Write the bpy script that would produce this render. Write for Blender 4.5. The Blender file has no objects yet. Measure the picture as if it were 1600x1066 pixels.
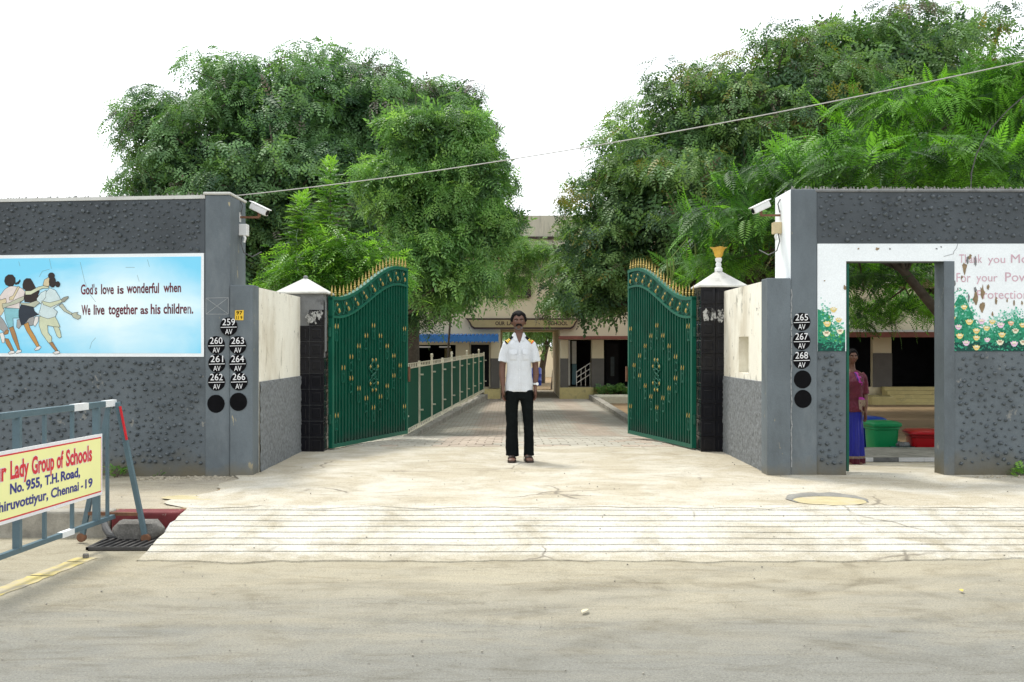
import bpy, bmesh, math, random
import numpy as np
from mathutils import Vector, Matrix, noise, Euler
random.seed(7); RNG = np.random.default_rng(11)
R = math.radians
scn = bpy.context.scene
COL = scn.collection

# ------------------------------------------------------------------ camera, sky, sun, exposure
F = 1555.0                      # focal length in photograph pixels (35 mm lens on 36 mm)
HOR, CAMZ = 540.0, 1.53
cam_d = bpy.data.cameras.new('camera'); cam = bpy.data.objects.new('camera', cam_d); COL.objects.link(cam)
cam_d.sensor_width = 36.0; cam_d.lens = 36.0 * F / 1600.0
cam_d.shift_y = 7.0 / 1600.0
cam_d.clip_start = 0.05; cam_d.clip_end = 4000
cam.location = (0, 0, CAMZ); cam.rotation_euler = (R(90), 0, 0)
scn.camera = cam

SUN_ELEV, SUN_AZ = 64.0, 322.0   # azimuth: compass direction of the sun, 0 = +Y, 90 = +X
world = bpy.data.worlds.new('World'); scn.world = world; world.use_nodes = True
nt = world.node_tree; nt.nodes.clear()
wo = nt.nodes.new('ShaderNodeOutputWorld'); wb = nt.nodes.new('ShaderNodeBackground')
sk = nt.nodes.new('ShaderNodeTexSky'); sk.sky_type = 'NISHITA'; sk.sun_disc = False
sk.sun_elevation = R(SUN_ELEV); sk.sun_rotation = R(SUN_AZ); sk.dust_density = 4.0; sk.air_density = 1.2
wm = nt.nodes.new('ShaderNodeMix'); wm.data_type = 'RGBA'; wm.inputs[0].default_value = 0.86
wm.inputs[7].default_value = (8.6, 8.9, 9.2, 1)      # even white overcast
nt.links.new(sk.outputs[0], wm.inputs[6]); nt.links.new(wm.outputs[2], wb.inputs[0])
wb.inputs[1].default_value = 0.1
nt.links.new(wb.outputs[0], wo.inputs[0])
sun_d = bpy.data.lights.new('sun', 'SUN'); sun = bpy.data.objects.new('sun', sun_d); COL.objects.link(sun)
sun_d.energy = 1.5; sun_d.angle = R(10); sun_d.color = (1.0, 0.96, 0.88)
sv = Vector((math.sin(R(SUN_AZ)) * math.cos(R(SUN_ELEV)), math.cos(R(SUN_AZ)) * math.cos(R(SUN_ELEV)), math.sin(R(SUN_ELEV))))
sun.rotation_euler = sv.to_track_quat('Z', 'Y').to_euler()
vs = scn.view_settings; vs.view_transform = 'Standard'; vs.look = 'None'; vs.gamma = 1.0; vs.use_curve_mapping = False
vs.exposure = 1.0
scn.cycles.max_bounces = 6; scn.cycles.diffuse_bounces = 3; scn.cycles.glossy_bounces = 2; scn.cycles.transmission_bounces = 3

# ------------------------------------------------------------------ helpers
def at(px, py, Y): return Vector(((px - 800) / F * Y, Y, CAMZ - (py - HOR) / F * Y))
def PX(px, Y): return (px - 800) / F * Y
def PZ(py, Y): return CAMZ - (py - HOR) / F * Y
def S(r, g, b):
    f = lambda c: (c / 255 / 12.92) if c / 255 <= 0.04045 else ((c / 255 + 0.055) / 1.055) ** 2.4
    return (f(r), f(g), f(b))

class NT:
    def __init__(s, m): s.t = m.node_tree; s.t.nodes.clear()
    def n(s, k, **kw):
        o = s.t.nodes.new('ShaderNode' + k)
        for a, b in kw.items(): setattr(o, a, b)
        return o
    def l(s, a, b): s.t.links.new(a, b)
    def noise(s, vec, scale, detail=4, rough=0.6, dist=0.0):
        o = s.n('TexNoise'); o.inputs['Scale'].default_value = scale; o.inputs['Detail'].default_value = detail
        o.inputs['Roughness'].default_value = rough; o.inputs['Distortion'].default_value = dist
        s.l(vec, o.inputs['Vector']); return o.outputs['Fac']
    def ramp(s, fac, a, b):
        o = s.n('MapRange'); o.inputs[1].default_value = a; o.inputs[2].default_value = b; o.clamp = True
        s.l(fac, o.inputs[0]); return o.outputs[0]
    def mix(s, fac, c1, c2, mode='MIX'):
        o = s.n('Mix'); o.data_type = 'RGBA'; o.blend_type = mode
        for i, v in ((0, fac), (6, c1), (7, c2)):
            if isinstance(v, (int, float)): o.inputs[i].default_value = v
            elif isinstance(v, tuple): o.inputs[i].default_value = (*v, 1)
            else: s.l(v, o.inputs[i])
        return o.outputs[2]
    def math(s, op, a, b=0.0):
        o = s.n('Math', operation=op)
        for i, v in ((0, a), (1, b)):
            if isinstance(v, (int, float)): o.inputs[i].default_value = v
            else: s.l(v, o.inputs[i])
        return o.outputs[0]

MATS = {}
def mat(name, base, var=0.15, vscale=3.0, rough=0.75, bump=0.0, bscale=60.0, stains=(), metal=0.0, spec=0.4, fine=0.06, fscale=90.0, lowz=None, stretch=None, coat=0.0):
    """stains: (colour, scale, lo, hi[, strength]); lowz: (z0, z1, colour) splash dirt near the ground"""
    m = bpy.data.materials.new(name); m.use_nodes = True; t = NT(m)
    out = t.n('OutputMaterial'); b = t.n('BsdfPrincipled'); t.l(b.outputs[0], out.inputs[0])
    geo = t.n('NewGeometry'); pos = geo.outputs['Position']
    if stretch:
        mp = t.n('Mapping'); mp.inputs['Scale'].default_value = stretch; t.l(pos, mp.inputs[0]); vec = mp.outputs[0]
    else: vec = pos
    dark = tuple(c * (1 - var) for c in base); lite = tuple(min(1, c * (1 + var * 0.7)) for c in base)
    c = t.mix(t.ramp(t.noise(vec, vscale, 5), 0.3, 0.7), dark, lite)
    if fine: c = t.mix(t.ramp(t.noise(pos, fscale, 2), 0.25, 0.75), c, t.mix(1.0, c, (1 - 2.2 * fine,) * 3, 'MULTIPLY'))
    for st in stains:
        fac = t.ramp(t.noise(vec, st[1], 6, 0.68, 0.3), st[2], st[3])
        if len(st) > 4: fac = t.math('MULTIPLY', fac, st[4])
        c = t.mix(fac, c, st[0])
    if lowz:
        sp = t.n('SeparateXYZ'); t.l(pos, sp.inputs[0])
        h = t.math('ADD', sp.outputs[2], t.math('MULTIPLY', t.math('SUBTRACT', t.noise(pos, 4.0, 5), 0.5), 0.35))
        c = t.mix(t.ramp(h, lowz[1], lowz[0]), c, lowz[2])
    t.l(c, b.inputs['Base Color'])
    b.inputs['Roughness'].default_value = rough; b.inputs['Metallic'].default_value = metal
    b.inputs['Specular IOR Level'].default_value = spec; b.inputs['Coat Weight'].default_value = coat
    if bump:
        bp = t.n('Bump'); bp.inputs['Strength'].default_value = bump; bp.inputs['Distance'].default_value = 0.01
        t.l(t.noise(pos, bscale, 5, 0.7), bp.inputs['Height']); t.l(bp.outputs[0], b.inputs['Normal'])
    MATS[name] = m; return m
def leafmat(name, base, trans=0.35, rough=0.5, var=0.3):
    m = bpy.data.materials.new(name); m.use_nodes = True; t = NT(m)
    out = t.n('OutputMaterial'); b = t.n('BsdfPrincipled'); tr = t.n('BsdfTranslucent'); mx = t.n('MixShader')
    geo = t.n('NewGeometry')
    c = t.mix(t.ramp(t.noise(geo.outputs['Position'], 1.3, 4), 0.3, 0.7), tuple(x * (1 - var) for x in base), tuple(x * (1 + var) for x in base))
    t.l(c, b.inputs['Base Color']); b.inputs['Roughness'].default_value = rough; b.inputs['Specular IOR Level'].default_value = 0.35
    c2 = t.mix(1.0, c, (1.25, 1.35, 0.6), 'MULTIPLY'); t.l(c2, tr.inputs[0])
    mx.inputs[0].default_value = trans; t.l(b.outputs[0], mx.inputs[1]); t.l(tr.outputs[0], mx.inputs[2]); t.l(mx.outputs[0], out.inputs[0])
    return m

WLOC = {}
class MB:
    def __init__(s): s.v = []; s.f = []; s.m = []
    def add(s, vs_, fs, m=0):
        o = len(s.v); s.v += [tuple(v) for v in vs_]; s.f += [tuple(i + o for i in f) for f in fs]; s.m += [m] * len(fs); return s
    def box(s, x0, x1, y0, y1, z0, z1, m=0):
        return s.add([(x0,y0,z0),(x1,y0,z0),(x1,y1,z0),(x0,y1,z0),(x0,y0,z1),(x1,y0,z1),(x1,y1,z1),(x0,y1,z1)],
                     [(0,3,2,1),(4,5,6,7),(0,1,5,4),(1,2,6,5),(2,3,7,6),(3,0,4,7)], m)
    def bar(s, a, b, w, d, m=0, up=(0,0,1)):
        a = Vector(a); b = Vector(b); x = (b - a).normalized(); u = Vector(up)
        y = u.cross(x)
        if y.length < 1e-4: y = Vector((0,1,0)).cross(x)
        y.normalize(); z = x.cross(y); vs_ = []
        for p in (a, b):
            for sy, sz in ((-1,-1),(1,-1),(1,1),(-1,1)): vs_.append(p + y * sy * w / 2 + z * sz * d / 2)
        return s.add(vs_, [(0,3,2,1),(4,5,6,7),(0,1,5,4),(1,2,6,5),(2,3,7,6),(3,0,4,7)], m)
    def tube(s, pts, r, n=8, m=0, cap=True):
        pts = [Vector(p) for p in pts]; k = len(pts)
        rs = r if isinstance(r, (list, tuple)) else [r] * k
        tprev = (pts[1] - pts[0]).normalized(); a = tprev.orthogonal().normalized(); vs_ = []; fs = []
        for i, p in enumerate(pts):
            t = (pts[min(i + 1, k - 1)] - pts[max(i - 1, 0)]).normalized()
            a = (a - t * a.dot(t)).normalized(); b = t.cross(a)
            for j in range(n):
                q = 2 * math.pi * j / n
                vs_.append(p + (a * math.cos(q) + b * math.sin(q)) * rs[i])
        for i in range(k - 1):
            for j in range(n): fs.append((i*n+j, i*n+(j+1)%n, (i+1)*n+(j+1)%n, (i+1)*n+j))
        if cap: fs += [tuple(range(n - 1, -1, -1)), tuple(range((k-1)*n, k*n))]
        return s.add(vs_, fs, m)
    def loft(s, rings, m=0, cap=True):
        n = len(rings[0]); vs_ = [p for r in rings for p in r]; k = len(rings)
        fs = [(i*n+j, i*n+(j+1)%n, (i+1)*n+(j+1)%n, (i+1)*n+j) for i in range(k-1) for j in range(n)]
        if cap: fs += [tuple(range(n-1,-1,-1)), tuple(range((k-1)*n, k*n))]
        return s.add(vs_, fs, m)
    def lathe(s, prof, n=12, c=(0,0,0), m=0):
        return s.loft([[(c[0]+r*math.cos(2*math.pi*j/n), c[1]+r*math.sin(2*math.pi*j/n), c[2]+z) for j in range(n)] for r, z in prof], m)
    def prism(s, poly, y0, y1, m=0):
        n = len(poly); vs_ = [(x, y0, z) for x, z in poly] + [(x, y1, z) for x, z in poly]
        return s.add(vs_, [tuple(range(n)), tuple(range(2*n-1, n-1, -1))] + [(i, (i+1)%n, n+(i+1)%n, n+i) for i in range(n)], m)
    def flat(s, poly, y, m=0): return s.add([(x, y, z) for x, z in poly], [tuple(range(len(poly)))], m)
    def holes(s, x0, x1, z0, z1, y0, y1, hs, m=0):
        xs = sorted({x0, x1, *[h[0] for h in hs], *[h[1] for h in hs]}); zs = sorted({z0, z1, *[h[2] for h in hs], *[h[3] for h in hs]})
        xs = [x for x in xs if x0 <= x <= x1]; zs = [z for z in zs if z0 <= z <= z1]
        def full(i, j):
            if i < 0 or j < 0 or i >= len(xs)-1 or j >= len(zs)-1: return False
            cx = (xs[i]+xs[i+1])/2; cz = (zs[j]+zs[j+1])/2
            return not any(h[0] < cx < h[1] and h[2] < cz < h[3] for h in hs)
        for i in range(len(xs)-1):
            for j in range(len(zs)-1):
                if not full(i, j): continue
                a, b, c, d = xs[i], xs[i+1], zs[j], zs[j+1]
                s.add([(a,y0,c),(b,y0,c),(b,y0,d),(a,y0,d)], [(0,1,2,3)], m); s.add([(a,y1,c),(b,y1,c),(b,y1,d),(a,y1,d)], [(3,2,1,0)], m)
                if not full(i-1,j): s.add([(a,y0,c),(a,y1,c),(a,y1,d),(a,y0,d)], [(3,2,1,0)], m)
                if not full(i+1,j): s.add([(b,y0,c),(b,y1,c),(b,y1,d),(b,y0,d)], [(0,1,2,3)], m)
                if not full(i,j-1): s.add([(a,y0,c),(b,y0,c),(b,y1,c),(a,y1,c)], [(3,2,1,0)], m)
                if not full(i,j+1): s.add([(a,y0,d),(b,y0,d),(b,y1,d),(a,y1,d)], [(0,1,2,3)], m)
        return s
    def mesh(s, name, mats, smooth=False, off=(0,0,0)):
        me = bpy.data.meshes.new(name)
        me.from_pydata([(v[0]-off[0], v[1]-off[1], v[2]-off[2]) for v in s.v], [], s.f)
        for m in (mats if isinstance(mats, (list, tuple)) else [mats]): me.materials.append(m)
        me.polygons.foreach_set('material_index', s.m)
        if smooth:
            me.polygons.foreach_set('use_smooth', [True] * len(s.f)); me.update(); me.set_sharp_from_angle(angle=R(42))
        me.update(); return me
    def build(s, name, mats, parent=None, smooth=False, local=False, bevel=0.0, weld=False):
        off = (0,0,0) if (parent is None or local) else WLOC[parent.name]
        me = s.mesh(name, mats, smooth, off)
        if weld or bevel:
            bm = bmesh.new(); bm.from_mesh(me); bmesh.ops.remove_doubles(bm, verts=bm.verts, dist=1e-5); bm.to_mesh(me); bm.free()
        o = inst(me, name, parent)
        WLOC[o.name] = off
        if bevel:
            md = o.modifiers.new('bevel', 'BEVEL'); md.width = bevel; md.segments = 2; md.limit_method = 'ANGLE'; md.angle_limit = R(50)
        return o
def inst(me, name, parent=None, loc=(0,0,0), rot=(0,0,0), scale=(1,1,1)):
    o = bpy.data.objects.new(name, me); COL.objects.link(o); o.parent = parent
    o.location = loc; o.rotation_euler = rot; o.scale = scale; WLOC[o.name] = (0,0,0); return o
def tag(o, label, cat, group=None, kind=None):
    if label: o['label'] = label
    if cat: o['category'] = cat
    if group: o['group'] = group
    if kind: o['kind'] = kind
    return o
def thing(name, label, cat, loc=(0,0,0), rz=0.0, group=None):
    o = bpy.data.objects.new(name, None); COL.objects.link(o); o.location = loc; o.rotation_euler = (0,0,rz)
    o.empty_display_size = 0.2; WLOC[o.name] = tuple(loc); return tag(o, label, cat, group)
def structure(o): o['kind'] = 'structure'; return o
def stuff(o): o['kind'] = 'stuff'; return o
def realise(me, mods):
    """voxel-union / smooth a mesh; returns a new mesh"""
    o = bpy.data.objects.new('tmp', me); COL.objects.link(o)
    for k, kw in mods:
        md = o.modifiers.new(k, k)
        for a, b in kw.items(): setattr(md, a, b)
    dg = bpy.context.evaluated_depsgraph_get(); dg.update()
    r = bpy.data.meshes.new_from_object(o.evaluated_get(dg)); bpy.data.objects.remove(o); return r
def gridsheet(x0, x1, y0, y1, nx, ny, zf):
    b = MB(); vs_ = []; fs = []
    for j in range(ny + 1):
        for i in range(nx + 1):
            x = x0 + (x1-x0)*i/nx; y = y0 + (y1-y0)*j/ny; vs_.append((x, y, zf(x, y)))
    for j in range(ny):
        for i in range(nx):
            a = j*(nx+1)+i; fs.append((a, a+1, a+nx+2, a+nx+1))
    return b.add(vs_, fs)
def nz(x, y, z=0.0): return noise.noise(Vector((x, y, z)))

# text: every word is made into a flat mesh first
TX = {}
def text_mesh(body, bold=0.0):
    key = (body, bold)
    if key in TX: return TX[key]
    cu = bpy.data.curves.new('t', 'FONT'); cu.body = body; cu.size = 1.0; cu.offset = bold; cu.resolution_u = 3
    o = bpy.data.objects.new('t', cu); COL.objects.link(o)
    dg = bpy.context.evaluated_depsgraph_get(); dg.update()
    me = bpy.data.meshes.new_from_object(o.evaluated_get(dg)); bpy.data.objects.remove(o)
    v = [tuple(p.co) for p in me.vertices]; f = [tuple(p.vertices) for p in me.polygons]
    TX[key] = (v, f); return TX[key]
CAPH = 0.69
def text(b, body, x0, x1, z, cap, fn, m=0, bold=0.0):
    """lay the word(s) between x0 and x1 with capital height cap, base line z; fn maps (x, z) to 3D"""
    v, f = text_mesh(body, bold)
    a = min(p[0] for p in v); c = max(p[0] for p in v); kx = (x1-x0)/(c-a); kz = cap/CAPH
    b.add([fn(x0+(p[0]-a)*kx, z+p[1]*kz) for p in v], f, m)
def ribbon(b, pts, w, y, m=0):
    for (x0, z0), (x1, z1) in zip(pts[:-1], pts[1:]):
        d = Vector((x1-x0, z1-z0)); L = d.length
        if L < 1e-6: continue
        d /= L; n = Vector((-d.y, d.x)) * w / 2; e = d * w * 0.3
        b.flat([(x0-n.x-e.x, z0-n.y-e.y), (x1-n.x+e.x, z1-n.y+e.y), (x1+n.x+e.x, z1+n.y+e.y), (x0+n.x-e.x, z0+n.y-e.y)], y, m)
def disc(cx, cz, rx, rz, n=28, wob=0.0):
    return [(cx+rx*math.cos(2*math.pi*i/n)*(1+wob*random.uniform(-1,1)), cz+rz*math.sin(2*math.pi*i/n)*(1+wob*random.uniform(-1,1))) for i in range(n)]

# ------------------------------------------------------------------ materials
m_wall = mat('grey_paint', (0.108,0.129,0.142), 0.28, 1.3, 0.6, 0.4, 30, stains=[((0.26,0.25,0.22),6,0.64,0.68,0.7),((0.042,0.05,0.054),1.7,0.52,0.78,0.7),((0.13,0.145,0.15),2.9,0.58,0.72,0.6)], lowz=(0.20,0.46,(0.115,0.10,0.065)))
m_wallband = mat('dark_grey_paint', (0.056,0.067,0.075), 0.25, 2.0, 0.55, 0.3, 40, stains=[((0.09,0.10,0.105),2.5,0.56,0.75,0.6)])
m_pier = mat('pier_grey_paint', (0.125,0.150,0.165), 0.25, 2.0, 0.6, 0.3, 35, stains=[((0.40,0.34,0.2),4.2,0.635,0.66,0.85),((0.06,0.07,0.075),2.6,0.52,0.75,0.65),((0.2,0.22,0.23),1.6,0.55,0.75,0.6)], lowz=(0.2,0.36,(0.14,0.13,0.1)), stretch=(1,1,0.45))
m_studs = mat('painted_stone', (0.080,0.095,0.104), 0.2, 8, 0.45, 0.2, 60, spec=0.5)
m_white = mat('white_wash', (0.84,0.88,0.89), 0.05, 2.0, 0.8, 0.15, 40, stains=[((0.42,0.38,0.30),9,0.73,0.76,0.8)])
m_cream = mat('cream_plaster', (0.86,0.83,0.71), 0.08, 2.0, 0.85, 0.3, 35, stains=[((0.20,0.18,0.14),4,0.585,0.68,0.8),((0.52,0.46,0.34),1.7,0.46,0.68,0.75),((0.10,0.09,0.08),11,0.625,0.665,0.85)], stretch=(1,1,0.5))
m_dash = mat('pebble_dash', (0.23,0.245,0.25), 0.45, 30, 0.9, 0.8, 70, fine=0.18, fscale=60)
m_cap = mat('white_cap', (0.60,0.60,0.56), 0.12, 4, 0.8, 0.3, 40, stains=[((0.16,0.15,0.13),6,0.60,0.72,0.8),((0.4,0.38,0.33),2.5,0.5,0.7,0.6)])
m_tile = mat('black_tile', (0.009,0.009,0.012), 0.3, 6, 0.2, 0.0, spec=0.22, fine=0.0)
m_tilegrout = mat('tile_backing', (0.05,0.047,0.045), 0.3, 8, 0.85, 0.4, 50)
m_cement = mat('grey_cement', (0.20,0.205,0.205), 0.25, 5, 0.85, 0.4, 50, stains=[((0.05,0.05,0.05),5,0.55,0.7,0.9)])
m_paper = mat('torn_paper', (0.42,0.42,0.40), 0.35, 22, 0.9, stains=[((0.02,0.02,0.022),16,0.5,0.56,0.95)])
m_gate = mat('green_gate_paint', (0.004,0.084,0.050), 0.25, 3, 0.42, 0.08, 30, spec=0.22, stains=[((0.002,0.03,0.02),3,0.52,0.75,0.7),((0.035,0.085,0.065),5,0.60,0.72,0.5)], lowz=(0.25,0.42,(0.03,0.06,0.045)))
m_gate2 = mat('green_gate_rail', (0.007,0.115,0.07), 0.12, 3, 0.4, spec=0.3)
m_gold = mat('gold_paint', (0.50,0.37,0.11), 0.25, 40, 0.42, metal=0.25)
m_fgreen = mat('green_sheet', (0.001,0.085,0.050), 0.15, 2, 0.6, spec=0.12, stretch=(6,6,0.6))
m_fcream = mat('cream_rail', (0.72,0.68,0.52), 0.1, 9, 0.55, stains=[((0.25,0.16,0.08),12,0.7,0.74,0.8)])
m_black = mat('black_paint', (0.004,0.004,0.005), 0.3, 12, 0.7, spec=0.08)
m_wpaint = mat('white_paint', (0.8,0.8,0.8), 0.06, 30, 0.6)
m_scratch = mat('chalk_scratch', (0.36,0.37,0.37), 0.2, 30, 0.9)
m_yel = mat('yellow_paint', (0.75,0.48,0.03), 0.15, 20, 0.6)
m_brush = mat('brick_red_lettering', (0.13,0.022,0.035), 0.3, 6, 0.7, stains=[((0.45,0.6,0.68),3.1,0.60,0.66,0.75)], stretch=(1,1,0.4))
m_pink = mat('pale_pink_lettering', (0.62,0.40,0.46), 0.12, 7, 0.75, stains=[((0.8,0.82,0.82),6,0.6,0.65,0.7)])
m_dustred = mat('kerb_red', (0.17,0.025,0.028), 0.25, 8, 0.7, 0.3, 60, stains=[((0.45,0.4,0.33),14,0.62,0.68,0.8)])
m_kerb = mat('kerb_concrete', (0.33,0.31,0.26), 0.3, 5, 0.9, 0.6, 50, stains=[((0.09,0.085,0.07),3,0.5,0.7,0.7)])
m_stone = mat('rough_concrete', (0.22,0.21,0.19), 0.3, 12, 0.95, 1.0, 40, fine=0.2, fscale=70)
m_iron = mat('cast_iron', (0.055,0.052,0.05), 0.3, 14, 0.7, 0.3, 60)
m_barrier = mat('blue_grey_enamel', (0.085,0.140,0.165), 0.15, 6, 0.42, spec=0.5, stains=[((0.16,0.075,0.035),9,0.68,0.73,0.9)])
m_rust = mat('rusty_steel', (0.18,0.085,0.045), 0.35, 15, 0.8, 0.3, 70)
m_redtape = mat('red_reflector', (0.6,0.02,0.03), 0.1, 10, 0.35)
m_wtape = mat('white_tape', (0.75,0.77,0.77), 0.1, 10, 0.45)
m_signy = mat('pale_yellow_vinyl', (0.86,0.85,0.38), 0.04, 3, 0.4, fine=0.0)
m_signr = mat('red_print', (0.62,0.02,0.035), 0.04, 3, 0.4, fine=0.0)
m_signb = mat('navy_print', (0.02,0.025,0.22), 0.04, 3, 0.4, fine=0.0)
m_bcream = mat('school_cream_wall', (0.75,0.66,0.47), 0.08, 0.8, 0.85, 0.1, 20, stains=[((0.4,0.33,0.24),0.9,0.58,0.8,0.4)], stretch=(1,1,0.5))
m_btop = mat('weathered_parapet', (0.66,0.62,0.5), 0.12, 1.2, 0.9, stains=[((0.16,0.15,0.12),1.6,0.5,0.72,0.8)], stretch=(1.6,1,0.25))
m_brown = mat('dark_brown_trim', (0.055,0.032,0.028), 0.2, 5, 0.6)
m_redbrown = mat('red_oxide_trim', (0.24,0.085,0.065), 0.2, 4, 0.7)
m_plinth = mat('yellow_ochre_plinth', (0.62,0.52,0.24), 0.15, 2.5, 0.85, stains=[((0.22,0.19,0.12),2.5,0.55,0.72,0.7)])
m_dado = mat('grey_dado', (0.13,0.12,0.11), 0.12, 3, 0.75)
m_dark = mat('dark_interior', (0.012,0.012,0.014), 0.3, 2, 0.8, spec=0.1)  # near-black colour stands for shade inside rooms; also used on dark doors
m_glass = mat('window_glass', (0.03,0.045,0.055), 0.2, 3, 0.08, spec=0.8, fine=0.0)
m_blue = mat('blue_roof_sheet', (0.03,0.17,0.48), 0.12, 3, 0.4, spec=0.5)
m_bark = mat('tree_bark', (0.095,0.075,0.055), 0.35, 9, 0.95, 0.8, 35)
m_twig = mat('pale_branch', (0.16,0.14,0.11), 0.3, 9, 0.9, 0.4, 50)
m_cable = mat('pale_cable', (0.42,0.41,0.38), 0.15, 9, 0.6)
m_dcable = mat('dark_cable', (0.09,0.09,0.09), 0.15, 9, 0.6)
m_plastic = mat('white_plastic', (0.76,0.76,0.74), 0.05, 9, 0.35)
m_box2 = mat('yellowed_plastic', (0.60,0.49,0.29), 0.08, 9, 0.45)
m_lens = mat('black_glass', (0.006,0.006,0.008), 0.1, 9, 0.08, spec=0.7, fine=0.0)
m_skin = mat('brown_skin', (0.122,0.057,0.036), 0.12, 30, 0.5, 0.1, 120, fine=0.05, fscale=200)
m_skin2 = mat('warm_brown_skin', (0.15,0.068,0.04), 0.1, 30, 0.5, fine=0.04, fscale=200)
m_shirt = mat('white_shirt_cotton', (0.60,0.625,0.65), 0.04, 12, 0.85, 0.12, 300)
m_trouser = mat('black_trouser_cloth', (0.006,0.008,0.008), 0.25, 14, 0.85, 0.15, 300, spec=0.06)
m_hair = mat('black_hair', (0.006,0.0055,0.0055), 0.5, 60, 0.7, 0.6, 220, spec=0.12)
m_greyhair = mat('greying_hair', (0.13,0.125,0.12), 0.5, 120, 0.7, 0.6, 260)
m_orange = mat('orange_patch', (0.72,0.16,0.03), 0.08, 30, 0.7)
m_stripe = mat('gold_braid', (0.80,0.52,0.05), 0.1, 60, 0.5)
m_leather = mat('dark_leather', (0.03,0.02,0.016), 0.3, 30, 0.45)
m_steel = mat('bright_steel', (0.7,0.7,0.7), 0.05, 30, 0.25, metal=0.8)
m_eye = mat('eye_white', (0.26,0.22,0.19), 0.05, 30, 0.3)
m_sblue = mat('blue_silk', (0.012,0.018,0.29), 0.25, 9, 0.42, 0.1, 60, stretch=(3,3,0.5))
m_maroon = mat('maroon_silk', (0.11,0.008,0.025), 0.3, 9, 0.5, 0.2, 60)
m_magenta = mat('magenta_silk', (0.42,0.03,0.30), 0.2, 20, 0.5)
m_goldcloth = mat('gold_brocade', (0.30,0.22,0.16), 0.4, 80, 0.5)
m_bing = mat('green_plastic', (0.005,0.26,0.085), 0.08, 4, 0.35)
m_binr = mat('red_plastic', (0.46,0.006,0.012), 0.08, 4, 0.35)
m_binb = mat('blue_plastic', (0.01,0.045,0.34), 0.08, 4, 0.35)
m_teal = mat('teal_plastic', (0.10,0.36,0.38), 0.08, 4, 0.4)
m_sandp = mat('yellow_sand', (0.52,0.45,0.26), 0.15, 8, 0.95, 0.4, 90, fine=0.1, stains=[((0.44,0.39,0.29),4,0.5,0.62,0.9)])
m_wetring = mat('dark_cement_ring', (0.24,0.235,0.21), 0.25, 8, 0.85, 0.6, 50)

def ground_mat(name, sand, grey, f, arcs=(), cracks=0.0):
    """f(t, pos, xyz) -> 0..1 factor of grey over sand"""
    m = bpy.data.materials.new(name); m.use_nodes = True; t = NT(m)
    out = t.n('OutputMaterial'); b = t.n('BsdfPrincipled'); t.l(b.outputs[0], out.inputs[0])
    g = t.n('NewGeometry'); pos = g.outputs['Position']; sp = t.n('SeparateXYZ'); t.l(pos, sp.inputs[0])
    c = t.mix(f(t, pos, sp.outputs), sand, grey)
    c = t.mix(t.ramp(t.noise(pos, 75, 3, 0.8), 0.48, 0.66), c, t.mix(1.0, c, (0.70,0.70,0.71), 'MULTIPLY'))
    c = t.mix(t.ramp(t.noise(pos, 110, 2), 0.57, 0.68), c, t.mix(1.0, c, (1.34,1.32,1.27), 'MULTIPLY'))
    c = t.mix(t.ramp(t.noise(pos, 34, 3, 0.75), 0.60, 0.70), c, t.mix(1.0, c, (0.80,0.79,0.77), 'MULTIPLY'))
    mq = t.n('Mapping'); mq.inputs['Scale'].default_value = (0.6, 2.6, 1); mq.inputs['Rotation'].default_value = (0, 0, 0.22); t.l(pos, mq.inputs[0])
    c = t.mix(t.ramp(t.noise(mq.outputs[0], 2.4, 6, 0.62, 2.0), 0.52, 0.68), c, t.mix(1.0, c, (0.82,0.80,0.765), 'MULTIPLY'))
    c = t.mix(t.ramp(t.noise(pos, 2.2, 6, 0.65, 0.8), 0.5, 0.72), c, t.mix(1.0, c, (0.80,0.785,0.75), 'MULTIPLY'))
    c = t.mix(t.ramp(t.noise(pos, 9, 6, 0.7), 0.62, 0.8), c, t.mix(1.0, c, (0.78,0.75,0.70), 'MULTIPLY'))
    for ax, ay, ar, aw in arcs:
        vd = t.n('VectorMath', operation='DISTANCE'); vd.inputs[1].default_value = (ax, ay, 0); t.l(pos, vd.inputs[0])
        k = t.ramp(t.math('ABSOLUTE', t.math('SUBTRACT', vd.outputs['Value'], ar)), aw, aw*.55)
        k = t.math('MULTIPLY', k, t.ramp(t.noise(pos, 1.3, 6, 0.7, 1.0), 0.42, 0.62))
        c = t.mix(t.math('MULTIPLY', k, 0.75), c, t.mix(1.0, c, (0.80,0.79,0.77), 'MULTIPLY'))
    if cracks:
        dn_ = t.n('TexNoise'); dn_.inputs['Scale'].default_value = 1.6; dn_.inputs['Detail'].default_value = 5; t.l(pos, dn_.inputs['Vector'])
        vm = t.n('VectorMath', operation='MULTIPLY_ADD'); vm.inputs[1].default_value = (.55,.55,0); t.l(dn_.outputs['Color'], vm.inputs[0]); t.l(pos, vm.inputs[2])
        vo = t.n('TexVoronoi', feature='DISTANCE_TO_EDGE'); vo.inputs['Scale'].default_value = cracks; t.l(vm.outputs[0], vo.inputs['Vector'])
        k = t.math('MULTIPLY', t.ramp(vo.outputs['Distance'], 0.010, 0.003), t.ramp(t.noise(pos, 0.9, 4), 0.52, 0.60))
        c = t.mix(t.math('MULTIPLY', k, 0.75), c, (0.16,0.14,0.11))
    t.l(c, b.inputs['Base Color']); b.inputs['Roughness'].default_value = 0.92; b.inputs['Specular IOR Level'].default_value = 0.2
    bp = t.n('Bump'); bp.inputs['Strength'].default_value = 0.55; bp.inputs['Distance'].default_value = 0.008
    t.l(t.math('ADD', t.noise(pos, 120, 3, 0.7), t.noise(pos, 14, 4)), bp.inputs['Height']); t.l(bp.outputs[0], b.inputs['Normal'])
    return m
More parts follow.
